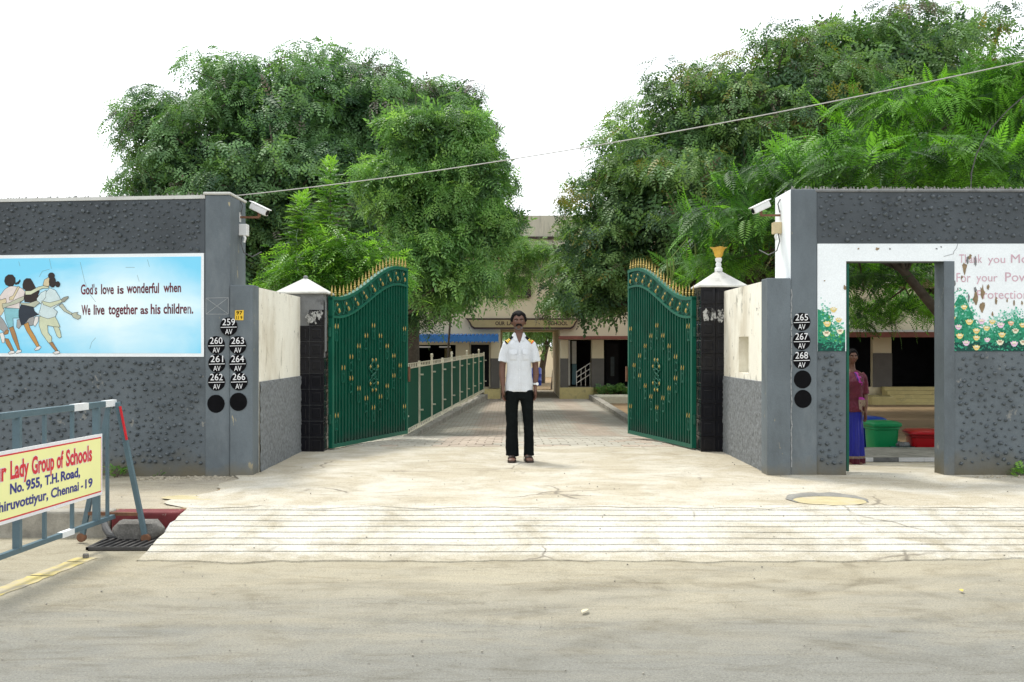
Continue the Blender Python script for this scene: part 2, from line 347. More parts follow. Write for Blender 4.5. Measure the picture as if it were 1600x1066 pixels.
def road_f(t, pos, x):
    mp = t.n('Mapping'); mp.inputs['Scale'].default_value = (0.45, 1.5, 1); mp.inputs['Rotation'].default_value = (0, 0, 0.18); t.l(pos, mp.inputs[0])
    w = t.math('MULTIPLY', t.math('SUBTRACT', t.noise(mp.outputs[0], 1.1, 6, 0.65, 1.2), 0.5), 3.4)
    return t.math('MULTIPLY', t.ramp(t.math('ADD', x[1], w), 6.9, 4.7), 0.9)
m_road = ground_mat('dusty_asphalt', (0.352,0.320,0.238), (0.188,0.189,0.170), road_f, arcs=[(-2.2,13.4,7.6,.10),(-2.2,13.4,7.95,.09),(6.5,-1.5,8.2,.11),(6.5,-1.5,9.0,.10),(0.4,17.5,11.2,.12),(1.5,6.9,.85,.05),(-3.5,-6.0,12.2,.12),(3.0,12.5,6.4,.09)])
m_fore = ground_mat('sandy_concrete', (0.44,0.395,0.30), (0.54,0.51,0.43), lambda t, p, x: t.ramp(t.noise(p, 1.4, 6, 0.65, 0.6), 0.42, 0.62), cracks=0.55)
m_ramp = ground_mat('pale_ramp_concrete', (0.56,0.54,0.475), (0.42,0.385,0.30), lambda t, p, x: t.math('MAXIMUM', t.ramp(t.noise(p, 1.7, 6, 0.7, 0.6), 0.46, 0.66), t.math('MULTIPLY', t.ramp(t.math('ADD', x[1], t.math('MULTIPLY', t.math('SUBTRACT', t.noise(p, 5.0, 6, 0.7), 0.5), 0.5)), 7.24, 7.08), 1.0)), cracks=0.7)
m_walk = ground_mat('dusty_pavement', (0.41,0.365,0.275), (0.335,0.30,0.235), lambda t, p, x: t.ramp(t.noise(p, 1.6, 6, 0.65, 0.6), 0.4, 0.65))
m_yard = ground_mat('bare_earth_yard', (0.30,0.21,0.115), (0.22,0.155,0.092), lambda t, p, x: t.ramp(t.noise(p, 0.5, 6, 0.65, 0.6), 0.4, 0.65))
m_land = ground_mat('dry_land', (0.3,0.24,0.15), (0.2,0.2,0.1), lambda t, p, x: t.ramp(t.noise(p, 0.05, 6), 0.4, 0.65))
m_pave = [mat('grey_paver', (0.46,0.43,0.355), 0.2, 1.5, 0.9, 0.3, 60, fine=0.1, stains=[((0.28,0.25,0.19),0.8,0.5,0.7,0.6)]),
          mat('pinkish_paver', (0.47,0.39,0.31), 0.2, 1.5, 0.9, 0.3, 60, fine=0.1, stains=[((0.28,0.24,0.18),0.8,0.5,0.7,0.6)])]
m_pavebed = mat('paver_joint_sand', (0.31,0.275,0.21), 0.2, 3, 0.95)
m_groove = mat('ramp_groove_dirt', (0.21,0.19,0.15), 0.2, 3, 0.95)

# ------------------------------------------------------------------ ground, road, forecourt, ramp
def zdrive(y):
    if y < 13.4: return 0.22
    if y < 25: return 0.22 - 0.90 * (lambda s: s*s*(3-2*s))((y-13.4)/11.6)*0.55 - 0.90*0.45*(y-13.4)/11.6
    return -0.68 - (min(y, 44) - 25) / 19 * 0.13
def zyard(y): return -0.66 - max(0.0, min(1.0, (y-16)/27)) * 0.30
structure(gridsheet(-1500, 1500, 85, 3000, 2, 2, lambda x, y: -1.2).build('ground', m_land))
structure(gridsheet(-70, 70, 10.3, 90, 4, 40, lambda x, y: zyard(y)).build('courtyard_ground', m_yard))
road_z = lambda x, y: 0.006*nz(x*0.6, y*0.8) + 0.002*nz(x*2, y*2)
structure(gridsheet(-8, 9, -3, 7.6, 120, 90, road_z).build('road', m_road, smooth=True))
structure(MB().box(-120, -8, -30, 8.3, -0.3, -0.004).box(9, 120, -30, 8.3, -0.3, -0.004).box(-8, 9, -30, -3, -0.3, -0.004).box(-8, 9, 7.6, 8.3, -0.3, -0.006).build('road_beyond', m_road))
# ramp of pale concrete with sawn grooves
def ramp_z(y): return 0.012 + (y - 7.05) / 1.12 * 0.205 if y < 8.17 else 0.217
gy = [7.20, 7.33, 7.455, 7.58, 7.70, 7.82, 7.94, 8.06]
def front_edge(x): return 7.03 + 0.06*nz(x*1.3, 3.1) + 0.05*nz(x*4, 7.7) + 0.03*nz(x*11, 2.7) + (0.05 if x > 3.1 else 0)
XR = [-2.65 + i*0.06 for i in range(180)]
b = MB()
rows = [None]
for i in range(len(gy)):
    rows += [(gy[i]-0.010, 0), (gy[i]-0.008, -0.012), (gy[i]+0.008, -0.012), (gy[i]+0.010, 0)]
rows += [(8.17, 0)]
vs_, fs, ms = [], [], []
for r_ in rows:
    for k, x in enumerate(XR):
        wx = x + (0.05*nz(0.0, 0 if r_ is None else r_[0]*6) if k == 0 else 0)
        if r_ is None: vs_.append((wx, front_edge(x), 0.012))
        else:
            yy = r_[0] + 0.010*nz(x*0.9, r_[0]*2) ; vs_.append((wx, yy, ramp_z(r_[0]) + r_[1] + 0.005*nz(x*1.7, yy*2)))
n = len(XR)
for j in range(len(rows)-1):
    g = (j % 4 == 2)
    for i in range(n-1): b_ = j*n+i; fs.append((b_, b_+1, b_+n+1, b_+n)); ms.append(1 if g else 0)
o = len(b.v); b.add(vs_, fs); b.m = ms
# worn front lip and left flank down to the road
lip = [(x, front_edge(x)-0.012, -0.02) for x in XR]
b.add([vs_[i] for i in range(n)] + lip, [(i, n+i, n+i+1, i+1)[::-1] for i in range(n-1)], 0)
fl = [vs_[j*n] for j in range(len(rows))]
b.add(fl + [(p[0]-0.04, p[1], -0.02) for p in fl], [(i, i+1, len(fl)+i+1, len(fl)+i) for i in range(len(fl)-1)], 0)
ramp = structure(b.build('ramp', [m_ramp, m_groove]))
fore_z = lambda x, y: 0.217 + 0.006*nz(x*0.9, y*0.9) + 0.003*nz(x*4, y*4)
fc = gridsheet(-2.66, 8.05, 8.165, 10.29, 140, 22, fore_z); fc.v = [(v[0], v[1]-.05-.07*nz(v[0]*2.2, 3)-.03*nz(v[0]*9, 1), ramp_z(v[1]-.05-.07*nz(v[0]*2.2, 3)-.03*nz(v[0]*9, 1))+.003) if v[1] < 8.17 else v for v in fc.v]; fc.v = [(v[0]-.12+.30*nz(v[1]*1.6, 8)+.08*nz(v[1]*7, 2) if v[0] < -2.655 and v[1] > 8.17 else v[0], v[1], v[2]) for v in fc.v]; f2 = gridsheet(-2.9, 2.95, 10.29, 12.98, 60, 26, fore_z); fc.add(f2.v, f2.f)
structure(fc.build('forecourt', m_fore, smooth=True))
# left pavement with kerb stones, some of them painted red
walk = structure(gridsheet(-40, -2.70, 8.10, 10.5, 120, 12, lambda x, y: 0.205 + 0.010*nz(x*1.1, y*1.3) - (0.02 if x < -3.3 else 0)*max(0, (y-9.6))).build('pavement', m_walk, smooth=True))
for k in range(12):
    x1 = -2.655 - (0 if k == 0 else 0.56 + (k-1)*1.0); x0 = x1 - (0.55 if k == 0 else 0.985)
    q = MB(); q.box(x0, x1, 7.95, 8.115, -0.05, 0.2 + 0.006*math.sin(k*2.1), 0)
    q.build('kerb_stone', m_dustred if k == 0 else m_kerb, walk, bevel=0.018)
structure(gridsheet(8.0, 40, 8.1, 10.5, 40, 6, lambda x, y: 0.2 + 0.01*nz(x, y)).build('pavement_far', m_walk))
structure(MB().box(8.02, 40, 7.95, 8.12, -0.05, 0.195).build('kerb_far', m_kerb))
# yellow road line, worn
q = MB(); random.seed(3)
a0, a1 = at(136, 872, F*CAMZ/(872-HOR)), at(-60, 948, F*CAMZ/(948-HOR))
for i in range(60):
    p = a0.lerp(a1, i/60); p2 = a0.lerp(a1, (i+1)/60); d = (p2-p).normalized(); nn = Vector((-d.y, d.x, 0)); w = .075
    f_ = lambda pt, k, ph: (lambda e: (e.x, e.y, road_z(e.x, e.y)+.0035))(pt + nn*(k + .018*nz(pt.y*9, pt.x*9, ph)))
    if random.random() < .06: continue
    q.add([f_(p, w, 1), f_(p, -w, 5), f_(p2, -w, 5), f_(p2, w, 1)], [(0,1,2,3)])
m_line = mat('worn_yellow_line', (0.52,0.43,0.16), 0.15, 10, 0.9, stains=[((0.37,0.33,0.25),6,0.42,0.60)])
structure(q.build('road_marking', m_line))
# driveway: joint bed with pavers
structure(gridsheet(-3.55, 3.5, 12.9, 52.2, 2, 160, lambda x, y: zdrive(y) - 0.012).build('driveway', m_pavebed))
drive = bpy.data.objects['driveway']
structure(MB().box(-3.75, -3.55, 14.3, 44, -1.3, -0.62).build('driveway_edge', m_kerb))
PWX, PWY = 0.226, 0.226
pm = [MB().add([(-.108,-.108,-.012),(.108,-.108,-.012),(.108,.108,-.012),(-.108,.108,-.012),(-.102,-.102,.0),(.102,-.102,.0),(.102,.102,.0),(-.102,.102,.0)],
      [(4,5,6,7),(0,1,5,4),(1,2,6,5),(2,3,7,6),(3,0,4,7)]).mesh('paver', m_pave[k]) for k in (0,1)]
def paver_kind(x): return 1 if (int((x+20)/0.904) % 3 == 0) else 0
rest = [MB(), MB()]; cnt = 0; yy = 13.02; row = 0
random.seed(5)
while yy < 44.0:
    off = 0.113 if row % 2 else 0.0; x = -3.42 + off
    sl = math.atan2(zdrive(yy+.1)-zdrive(yy-.1), .2)
    while x < 3.36:
        k = paver_kind(x) if random.random() > 0.06 else 1-paver_kind(x)
        zz = zdrive(yy) + random.uniform(-.002, .003)
        if cnt < 300 and abs(x) < 2.75: inst(pm[k], 'paver', drive, (x, yy, zz), (sl + random.uniform(-.01,.01), random.uniform(-.01,.01), 0)); cnt += 1
        else:
            h = .102; dz = math.tan(sl)*h
            rest[k].add([(x-h,yy-h,zz-dz),(x+h,yy-h,zz-dz),(x+h,yy+h,zz+dz),(x-h,yy+h,zz+dz)], [(0,1,2,3)])
        x += PWX
    yy += PWY; row += 1
for k in (0,1):
    o = rest[k].build(('grey_pavers','pinkish_pavers')[k], m_pave[k], drive); stuff(o)
# right-hand edging kerb along the drive
edge = structure(MB().add([(3.42,y_,z_) for y_ in [13.4+i*1.0 for i in range(31)] for z_ in (zdrive(y_)+0.05,)], []).box(3.36,3.62,25,44,-1.2,-0.62).build('drive_kerb', m_kerb))
# sloping concrete landing behind the wicket, then a raised slab with painted edge
q = MB(); q.add([(3.0,10.2,.213),(8.0,10.2,.215),(8.0,14.12,-.125),(3.0,14.12,-.125),(3.0,10.2,-1),(8.0,10.2,-1),(8.0,14.12,-1),(3.0,14.12,-1)], [(0,1,2,3),(0,4,5,1),(1,5,6,2),(2,6,7,3),(3,7,4,0)])
structure(q.build('landing', m_fore))
slab = structure(MB().box(3.7, 8.4, 14.13, 15.5, -1.0, -0.055).build('raised_slab', m_kerb))
for k in range(11):
    MB().box(4.05+k*0.36, 4.05+k*0.36+(0.355 if k % 2 == 0 else 0.355), 14.118, 14.128, -0.118, -0.06).build('painted_block', m_wpaint if k % 3 else m_cement, slab)

# ------------------------------------------------------------------ compound walls
def studs(b, x0, x1, z0, z1, yf, n_try, skip=(), rmin=0.012, rmax=0.029, mind=0.060):
    """painted stones pressed into the plaster, spaced apart"""
    pts = []; cell = {}
    for _ in range(n_try):
        x = random.uniform(x0, x1); z = random.uniform(z0, z1)
        if any(s[0] < x < s[1] and s[2] < z < s[3] for s in skip): continue
        k = (int(x//mind), int(z//mind))
        if any((x-p[0])**2 + (z-p[1])**2 < mind**2 for i in (-1,0,1) for j in (-1,0,1) for p in cell.get((k[0]+i, k[1]+j), ())): continue
        cell.setdefault(k, []).append((x, z)); pts.append((x, z))
    for x, z in pts:
        r = random.uniform(rmin, rmax); e = random.uniform(0.7, 1.0); a = random.uniform(-1, 1); y = yf(x); pr = r*random.uniform(0.8, 1.25)
        ca, sa = math.cos(a), math.sin(a); vs_ = []
        for ring, (k, d) in enumerate(((1.0, 0.0), (0.78, 0.65), (0.35, 1.0))):
            for j in range(6):
                q = 2*math.pi*j/6 + ring*0.4; u = r*k*math.cos(q)*random.uniform(.85,1.15); w = r*e*k*math.sin(q)*random.uniform(.85,1.15)
                vs_.append((x+u*ca-w*sa, y - pr*d*random.uniform(.9,1.1) + 0.004*(ring == 0), z+u*sa+w*ca))
        fs = [(i*6+j, i*6+(j+1)%6, (i+1)*6+(j+1)%6, (i+1)*6+j) for i in range(2) for j in range(6)] + [tuple(range(12,18))]
        b.add(vs_, fs)
def shards(b, x0, x1, yf, z, n, s=0.03):
    for _ in range(n):
        x = random.uniform(x0, x1); y = yf(x) + random.uniform(-0.0, 0.24); h = s*random.uniform(0.4, 1.3); w = s*random.uniform(.4,.9); a = random.uniform(0, 3)
        ca, sa = math.cos(a)*w, math.sin(a)*w
        b.add([(x-ca,y-sa,z-.01),(x+ca,y+sa,z-.01),(x+sa*.7,y-ca*.7,z-.01),(x+random.uniform(-w,w)*.6,y,z+h),(x+random.uniform(-w,w)*.5,y,z+h*.8)], [(0,1,3),(1,2,4,3),(2,0,3,4)])
random.seed(21)
# right wall
WR = 10.1; WT = 3.085
wr = thing('compound_wall', 'grey stone-studded wall with a doorway and painted rose garden', 'wall', (5.5, WR, 0.2))
DX0, DX1, DZ = 3.39, 4.385, 2.385
MB().holes(3.09, 14, 0.1, WT, WR, WR+0.23, [(DX0, DX1, -1, DZ)]).build('masonry', m_wall, wr)
MB().box(3.095, 14, WR-0.004, WR-0.0005, 2.565, WT-.004).build('dark_band', m_wallband, wr)
BZ0, BZ1 = PZ(549, WR), PZ(381, WR)
MB().holes(3.098, 14, BZ0, BZ1, WR-0.006, WR-0.0005, [(DX0-.001, DX1+.001, -1, DZ)]).build('white_band', m_white, wr)
b = MB(); studs(b, 3.13, 9.5, 2.60, WT-0.03, lambda x: WR-0.004, 16000); stuff(b.build('stone_studs', m_studs, wr, smooth=True))
b = MB(); studs(b, 3.12, 9.5, 0.33, BZ0-0.03, lambda x: WR, 30000, skip=[(DX0-.05, DX1+.16, -1, 3)]); stuff(b.build('stone_studs', m_studs, wr, smooth=True))
MB().box(3.07, 14, WR-0.02, WR+0.25, WT, WT+0.03).build('coping', m_cement, wr, bevel=0.012)
b = MB(); shards(b, 2.83, 14, lambda x: WR, WT+0.03, 2600, 0.032); stuff(b.build('coping_stones', m_wetring, wr))
MB().box(DX1-0.004, DX1+0.10, WR-0.012, WR-0.0065, 0.2, DZ).build('door_jamb', m_pier, wr)
# painted rose garden
random.seed(31)
m_pg = [mat('painted_leaf_%d' % i, c, 0.2, 20, 0.8) for i, c in enumerate([(0.01,0.13,0.085),(0.02,0.25,0.13),(0.05,0.36,0.22),(0.16,0.52,0.36),(0.36,0.66,0.56),(0.004,0.055,0.045),(0.12,0.40,0.05)])]
m_fl = [mat('painted_petal_%d' % i, c, 0.12, 30, 0.8) for i, c in enumerate([(0.80,0.62,0.22),(0.78,0.55,0.70),(0.80,0.42,0.26),(0.82,0.78,0.58),(0.45,0.33,0.22)])]
def hedge_top(x):
    return BZ0 + 0.34 + 0.07*nz(x*4, 1) + (0.30*math.exp(-((x-4.56)/0.11)**2) if x > 4 else 0.0) + 0.05*math.sin(x*9) + (0.12 if x < 3.25 else 0)
b = MB(); lay = 0
for xa, xb in ((3.10, DX0-.01), (DX1+.005, 14)):
    nb = int((xb-xa)/0.05); poly = [(xa, BZ0)] + [(xb, BZ0)] + [(xb-(xb-xa)*i/nb, hedge_top(xb-(xb-xa)*i/nb)-0.07) for i in range(nb+1)]
    b.flat(poly, WR-0.0068, 1); poly = [(xa, BZ0), (xb, BZ0)] + [(xb-(xb-xa)*i/nb, BZ0+0.09+0.03*nz(i*.6, 2)) for i in range(nb+1)]
    b.flat(poly, WR-0.0072, 5)
    for _ in range(int((xb-xa)*1500)):
        x = random.uniform(xa+.02, xb-.02); tp = hedge_top(x); u = random.random(); z = BZ0+0.015+u*(tp-BZ0+0.03)
        if z > tp and random.random() < .5: continue
        if u > .8: k = random.choice([4,4,3,3,2])
        elif u > .5: k = random.choice([3,2,2,1,4,6 if x < 4 else 2])
        elif u > .2: k = random.choice([2,1,1,0,0,3,6 if x < 4 else 1])
        else: k = random.choice([0,0,5,1,2])
        L = random.uniform(.016,.034); w = L*.33; a = random.uniform(0, 6.28); ca, sa = math.cos(a), math.sin(a)
        if not (xa+.03 < x < xb-.03): continue
        b.flat([(x,z),(x+L*.5*ca-w*sa,max(BZ0+.004,z+L*.5*sa+w*ca)),(x+L*ca,max(BZ0+.004,z+L*sa)),(x+L*.5*ca+w*sa,max(BZ0+.004,z+L*.5*sa-w*ca))], WR-0.0075-random.random()*.001, k)
stuff(b.build('painted_foliage', m_pg, wr))
fl_px = [(1487,480),(1506,480),(1488,497),(1482,516),(1499,525),(1485,537),(1497,511),(1509,536),(1514,503),(1525,517),(1525,528),(1525,543),(1533,502),(1541,513),(1542,531),(1550,503),(1563,508),(1562,535),(1565,523),(1579,505),(1584,537),(1586,517),(1597,508),(1598,535),(1302,484),(1292,506),(1310,500),(1291,521),(1312,518),
         (1612,520),(1626,507),(1640,532),(1655,515),(1672,505),(1690,528)]
fl_k = [0,0,0,0,0,0,1,1,0,0,0,0,1,0,1,0,1,3,0,2,1,3,0,3,0,0,0,3,3,0,1,0,3,2,1]
for (px, py), k in zip(fl_px, fl_k):
    x, z = PX(px, WR), PZ(py, WR); r = random.uniform(.032,.042); f = MB()
    f.flat([(x-r,z+r*.45),(x-r*.7,z-r*.35),(x-r*.25,z-r*.75),(x+r*.3,z-r*.75),(x+r*.75,z-r*.3),(x+r,z+r*.4),(x+r*.55,z+r*.35),(x+r*.4,z+r*.7),(x,z+r*.5),(x-r*.4,z+r*.72),(x-r*.55,z+r*.35)], WR-0.0088, k)
    f.flat([(x-r*.6,z+r*.3),(x-r*.2,z-r*.1),(x+r*.3,z-r*.05),(x+r*.62,z+r*.3),(x+r*.2,z+r*.42),(x-r*.2,z+r*.4)], WR-0.0091, 3 if k != 3 else 4)
    ribbon(f, [(x-r*.55,z-r*.2),(x,z-r*.05),(x+r*.55,z-r*.2)], .004, WR-0.0093, 4)
    f.build('painted_rose', m_fl, wr)
b = MB(); fr = lambda x, z: (x, WR-0.0085, z)
for body, p0, p1, py, cp in (('Thank', 1498, 1534, 411, 16), ('you', 1543, 1570, 411, 14), ('Mo', 1579, 1606, 411, 16), ('For', 1494, 1516, 441, 17), ('your', 1525, 1558, 440, 15), ('Pow', 1570, 1607, 440, 17), ('Protection', 1526, 1606, 467, 16)):
    text(b, body, PX(p0, WR), PX(p1, WR), PZ(py, WR), cp*0.84*WR/F, fr, 0, 0.0)
b.build('lettering', m_pink, wr)
random.seed(44); b = MB()
for px, py, w, h in [(1507,418,3.2,10),(1511,406,2,6),(1515,402,2.5,4),(1523,408,1.8,7),(1524,465,4,11),(1513,464,1.5,6),(1534,457,3.5,10),(1535,478,4.2,9),(1543,449,2,4),(1491,442,1.6,5),(1496,452,1.3,3),(1556,470,1.8,5),(1573,470,1.5,3),(1550,491,1.6,4),(1584,474,1.5,4),(1596,474,1.5,3),(1370,389,3,2.4),(1341,389,1.5,1.5),(1390,389,1.6,1.4),(1463,389,1.6,1.2),(1470,386,1.2,1.2),(1288,439,1.4,1.2),(1319,450,2.2,4),(1523,453,2,4),(1502,434,1.4,3)]:
    x, z = PX(px, WR), PZ(py, WR); s_ = WR/F
    b.flat(disc(x, z, w*s_, h*s_, 11, .45), WR-0.0096, random.choice([0,0,1]))
b.build('peeled_paint', [mat('bare_brown_plaster', (0.26,0.19,0.11), 0.3, 20, 0.9), m_cement], wr)
b = MB(); ribbon(b, [(PX(1496,WR),PZ(381,WR)),(PX(1494,WR),PZ(388,WR)),(PX(1490,WR),PZ(393,WR)),(PX(1489,WR),PZ(397,WR)),(PX(1474,WR),PZ(401,WR))], .004, WR-0.0096); b.build('crack', m_cement, wr)
# left wall, turned a little away
LA = Vector((-3.112, WR)); LB = Vector((-5.35, 10.35)); LD = (LB-LA).normalized()
def lwall_y(x): return WR + (x - LA.x) * (LD.y / LD.x)
wl = thing('compound_wall', 'grey stone-studded wall with a blue mural of running children', 'wall', (-5.3, lwall_y(-5.3), 0.2))
def skew(b):   # shear front-parallel geometry onto the turned wall
    b.v = [(v[0], v[1] + (lwall_y(v[0]) - WR), v[2]) for v in b.v]; return b
skew(MB().box(-14, -3.112, WR, WR+.23, 0.1, 3.02)).build('masonry', m_wall, wl)
MZ0, MZ1 = PZ(557.5, 10.2), PZ(397, 10.2)
skew(MB().box(-14, -3.118, WR-.004, WR-.0005, MZ1, 3.018)).build('dark_band', m_wallband, wl)
b = MB(); studs(b, -9.5, -3.17, MZ1+.04, 2.99, lambda x: lwall_y(x)-.004, 16000, mind=.052, rmin=.011, rmax=.027); stuff(b.build('stone_studs', m_studs, wl, smooth=True))
b = MB(); studs(b, -9.5, -3.16, 0.33, MZ0-.03, lambda x: lwall_y(x), 30000, mind=.058, rmin=.012, rmax=.029); stuff(b.build('stone_studs', m_studs, wl, smooth=True))
skew(MB().box(-14, -3.112, WR-.015, WR+.25, 3.02, 3.055)).build('coping', m_cap, wl)
b = MB(); shards(b, -14, -2.9, lambda x: lwall_y(min(x,-3.1)), 3.055, 1500, .024); stuff(b.build('coping_stones', m_wetring, wl))
# mural
def mur(px, py):                       # photograph pixel -> (x, z) on the wall face
    k = (px-800)/F; x = k*WR
    for _ in range(6): x = k*lwall_y(x)
    return (x, PZ(py, lwall_y(x)))
MS = 7.107
def mz(zx, zy): return mur(zx/MS, 410+zy/MS)
skew(MB().box(-6.6, -3.125, WR-.008, WR-.0045, MZ0, MZ1)).build('mural_border', m_white, wl)
mm = bpy.data.materials.new('mural_sky_paint'); mm.use_nodes = True; t = NT(mm)
out = t.n('OutputMaterial'); bs = t.n('BsdfPrincipled'); t.l(bs.outputs[0], out.inputs[0]); g = t.n('NewGeometry'); sp = t.n('SeparateXYZ'); t.l(g.outputs['Position'], sp.inputs[0])
mp = t.n('Mapping'); mp.inputs['Scale'].default_value = (0.8,1,1.5); t.l(g.outputs['Position'], mp.inputs[0])
nf = t.noise(mp.outputs[0], 1.5, 4, 0.55, 0.4)
d1 = t.math('ABSOLUTE', t.math('SUBTRACT', sp.outputs[2], 1.88)); d2 = t.math('ABSOLUTE', t.math('SUBTRACT', sp.outputs[0], -4.05))
e = t.math('ADD', t.math('MULTIPLY', d1, 1.15), t.math('MULTIPLY', d2, 0.42))
c = t.mix(t.ramp(t.math('ADD', e, t.math('MULTIPLY', nf, 0.9)), 0.55, 1.35), (0.78,0.92,0.94), (0.20,0.63,0.86))
t.l(c, bs.inputs['Base Color']); bs.inputs['Roughness'].default_value = 0.75
skew(MB().box(-6.56, -3.155, WR-.010, WR-.0075, MZ0+.035, MZ1-.035)).build('mural_sky', mm, wl)
m_ch = [mat('mural_paint_%d' % i, c, 0.1, 12, 0.8) for i, c in enumerate([
    (0.035,0.026,0.024), (0.74,0.66,0.62), (0.24,0.52,0.58), (0.03,0.04,0.055), (0.62,0.66,0.46), (0.50,0.52,0.40), (0.40,0.22,0.09), (0.56,0.30,0.09), (0.36,0.36,0.35), (0.78,0.76,0.72), (0.66,0.56,0.36), (0.62,0.74,0.74), (0.33,0.33,0.27)])]
m_ink = mat('mural_outline', (0.03,0.028,0.03), 0.2, 12, 0.8)
def figure(name, polys, depth):
    b = MB(); ys = WR-.0105-depth*.0012
    for i, (k, pts) in enumerate(polys):
        w = [mz(*p) for p in pts]; b.flat(w, ys-i*.00012, k); ribbon(b, w+[w[0]], .0038, ys-i*.00012-.00005, 13)
    skew_only = MB(); b.v = [(v[0], v[1]+lwall_y(v[0])-WR, v[2]) for v in b.v]
    return b.build(name, m_ch+[m_ink], wl)
def E(cx, cy, rx, ry, n=14): return [(cx+rx*math.cos(6.283*i/n), cy+ry*math.sin(6.283*i/n)) for i in range(n)]
figure('painted_child', [  # cut by the picture edge
    (10,[(-60,430),(-10,400),(60,395),(110,380),(100,430),(40,470),(50,540),(20,590),(-60,600)]), (8,[(-60,600),(10,600),(50,650),(100,740),(60,790),(20,750),(-60,720)]),
    (6,[(45,790),(75,750),(105,755),(95,795),(60,805)]), (6,[(60,845),(100,850),(160,975),(125,985),(70,900)]), (9,[(0,790),(40,780),(60,830),(55,895),(30,895)]), (9,[(95,1005),(130,980),(170,985),(165,1010),(110,1020)])], 0)
figure('painted_child', [
    (8,[(195,640),(235,630),(245,700),(215,740),(190,720)]), (6,[(105,725),(155,715),(185,800),(230,970),(205,975),(150,850)]), (9,[(175,1000),(205,972),(243,972),(243,998),(190,1012)]),
    (2,[(65,510),(225,510),(220,620),(150,620),(155,710),(105,730),(70,640),(55,550)]), (1,[(0,380),(60,300),(110,268),(170,265),(250,290),(290,330),(270,420),(225,450),(225,515),(80,505),(50,480),(80,440),(70,400),(10,420)]),
    (10,[(205,265),(225,275),(150,420),(110,420),(110,390),(150,370)]), (0,[(55,210),(65,165),(100,138),(145,140),(175,175),(178,225),(150,262),(110,270),(70,250)]), (0,[(172,235),(205,218),(228,192),(233,210),(215,240),(180,250)]),
    (5,[(30,460),(110,450),(200,405),(275,375),(270,420),(190,460),(90,490),(40,515)])], 1)
figure('painted_child', [
    (8,[(310,620),(380,590),(390,650),(370,700),(330,705),(300,680)]), (9,[(375,690),(395,605),(435,600),(430,660),(395,715)]), (7,[(270,690),(320,665),(340,730),(400,830),(445,930),(415,940),(350,840),(300,760)]), (9,[(388,970),(415,940),(450,928),(465,940),(440,970),(400,980)]),
    (3,[(240,470),(370,470),(390,545),(435,580),(330,620),(275,690),(245,700),(215,600),(215,540)]), (0,[(258,250),(270,205),(300,180),(345,182),(370,220),(400,280),(445,320),(430,360),(440,400),(400,450),(280,440),(275,370),(290,310),(262,290)]),
    (4,[(285,320),(350,318),(430,275),(490,260),(550,275),(540,290),(480,290),(420,320),(350,360),(290,362)])], 2)
figure('painted_child', [
    (4,[(600,720),(650,705),(675,760),(688,830),(665,842),(640,820)]), (6,[(550,895),(590,885),(650,980),(625,988),(580,935)]), (9,[(592,1005),(630,985),(665,985),(672,1010),(620,1020)]),
    (4,[(445,600),(620,605),(650,660),(675,720),(600,715),(535,700),(540,780),(580,830),(580,890),(545,895),(500,830),(470,790),(440,700)]), (11,[(520,330),(560,285),(620,310),(665,380),(690,450),(600,510),(645,550),(620,605),(540,628),(470,605),(435,580),(460,500),(470,430)]),
    (11,[(415,405),(460,340),(520,310),(515,390),(460,460),(420,430)]), (5,[(230,450),(330,455),(415,425),(450,450),(390,500),(300,480),(240,470)]), (10,[(485,250),(500,195),(550,165),(560,220),(550,270),(500,265)]),
    (0,E(590,220,38,60)), (0,E(578,150,36,34)), (0,E(648,245,26,32)), (4,[(470,430),(560,450),(690,415),(700,440),(570,500),(490,470)]), (12,[(690,410),(715,390),(765,378),(768,395),(720,440),(695,445)]),
    (5,[(660,480),(700,460),(750,530),(810,565),(800,585),(720,545)]), (5,[(800,575),(830,560),(873,555),(860,575),(905,595),(900,620),(870,635),(820,612)])], 3)
b = MB(); fm = lambda x, z: (x, lwall_y(x)-.0112, z)
for body, p0, p1, py, cp in (("God's", 127, 152.5, 460, 15), ('love', 158.5, 178.5, 459.5, 15), ('is', 184, 194, 459, 12.5), ('wonderful', 198.5, 249, 458, 15), ('when', 256, 283.5, 456.5, 14), ('We', 128, 142, 492, 15), ('live', 147, 164, 491.5, 15), ('together', 170, 216, 491, 15), ('as', 220, 232, 490.5, 12.5), ('his', 236, 251.5, 490.5, 15), ('children.', 256, 302.5, 490, 15)):
    x0, z = mur(p0, py); x1, _ = mur(p1, py); text(b, body, x0, x1, z, cp*10.2/F, fm, 0, 0.026)
b.build('lettering', m_brush, wl)
b = MB()
for L in ([(30,409),(32,416)],[(78,405),(81,420)],[(62,433),(67,424),(78,421)],[(126,410),(133,440),(141,460),(150,472)],[(231,406),(234,417)],[(197,418),(211,418)],[(215,430),(218,440)],[(141,545),(144,535),(150,528)]):
    ribbon(b, [mur(*p) for p in L], .0035, WR-.0104)
skew(b).build('crack', mat('hairline_crack', (0.2,0.3,0.33), 0.2, 9, 0.9), wl)

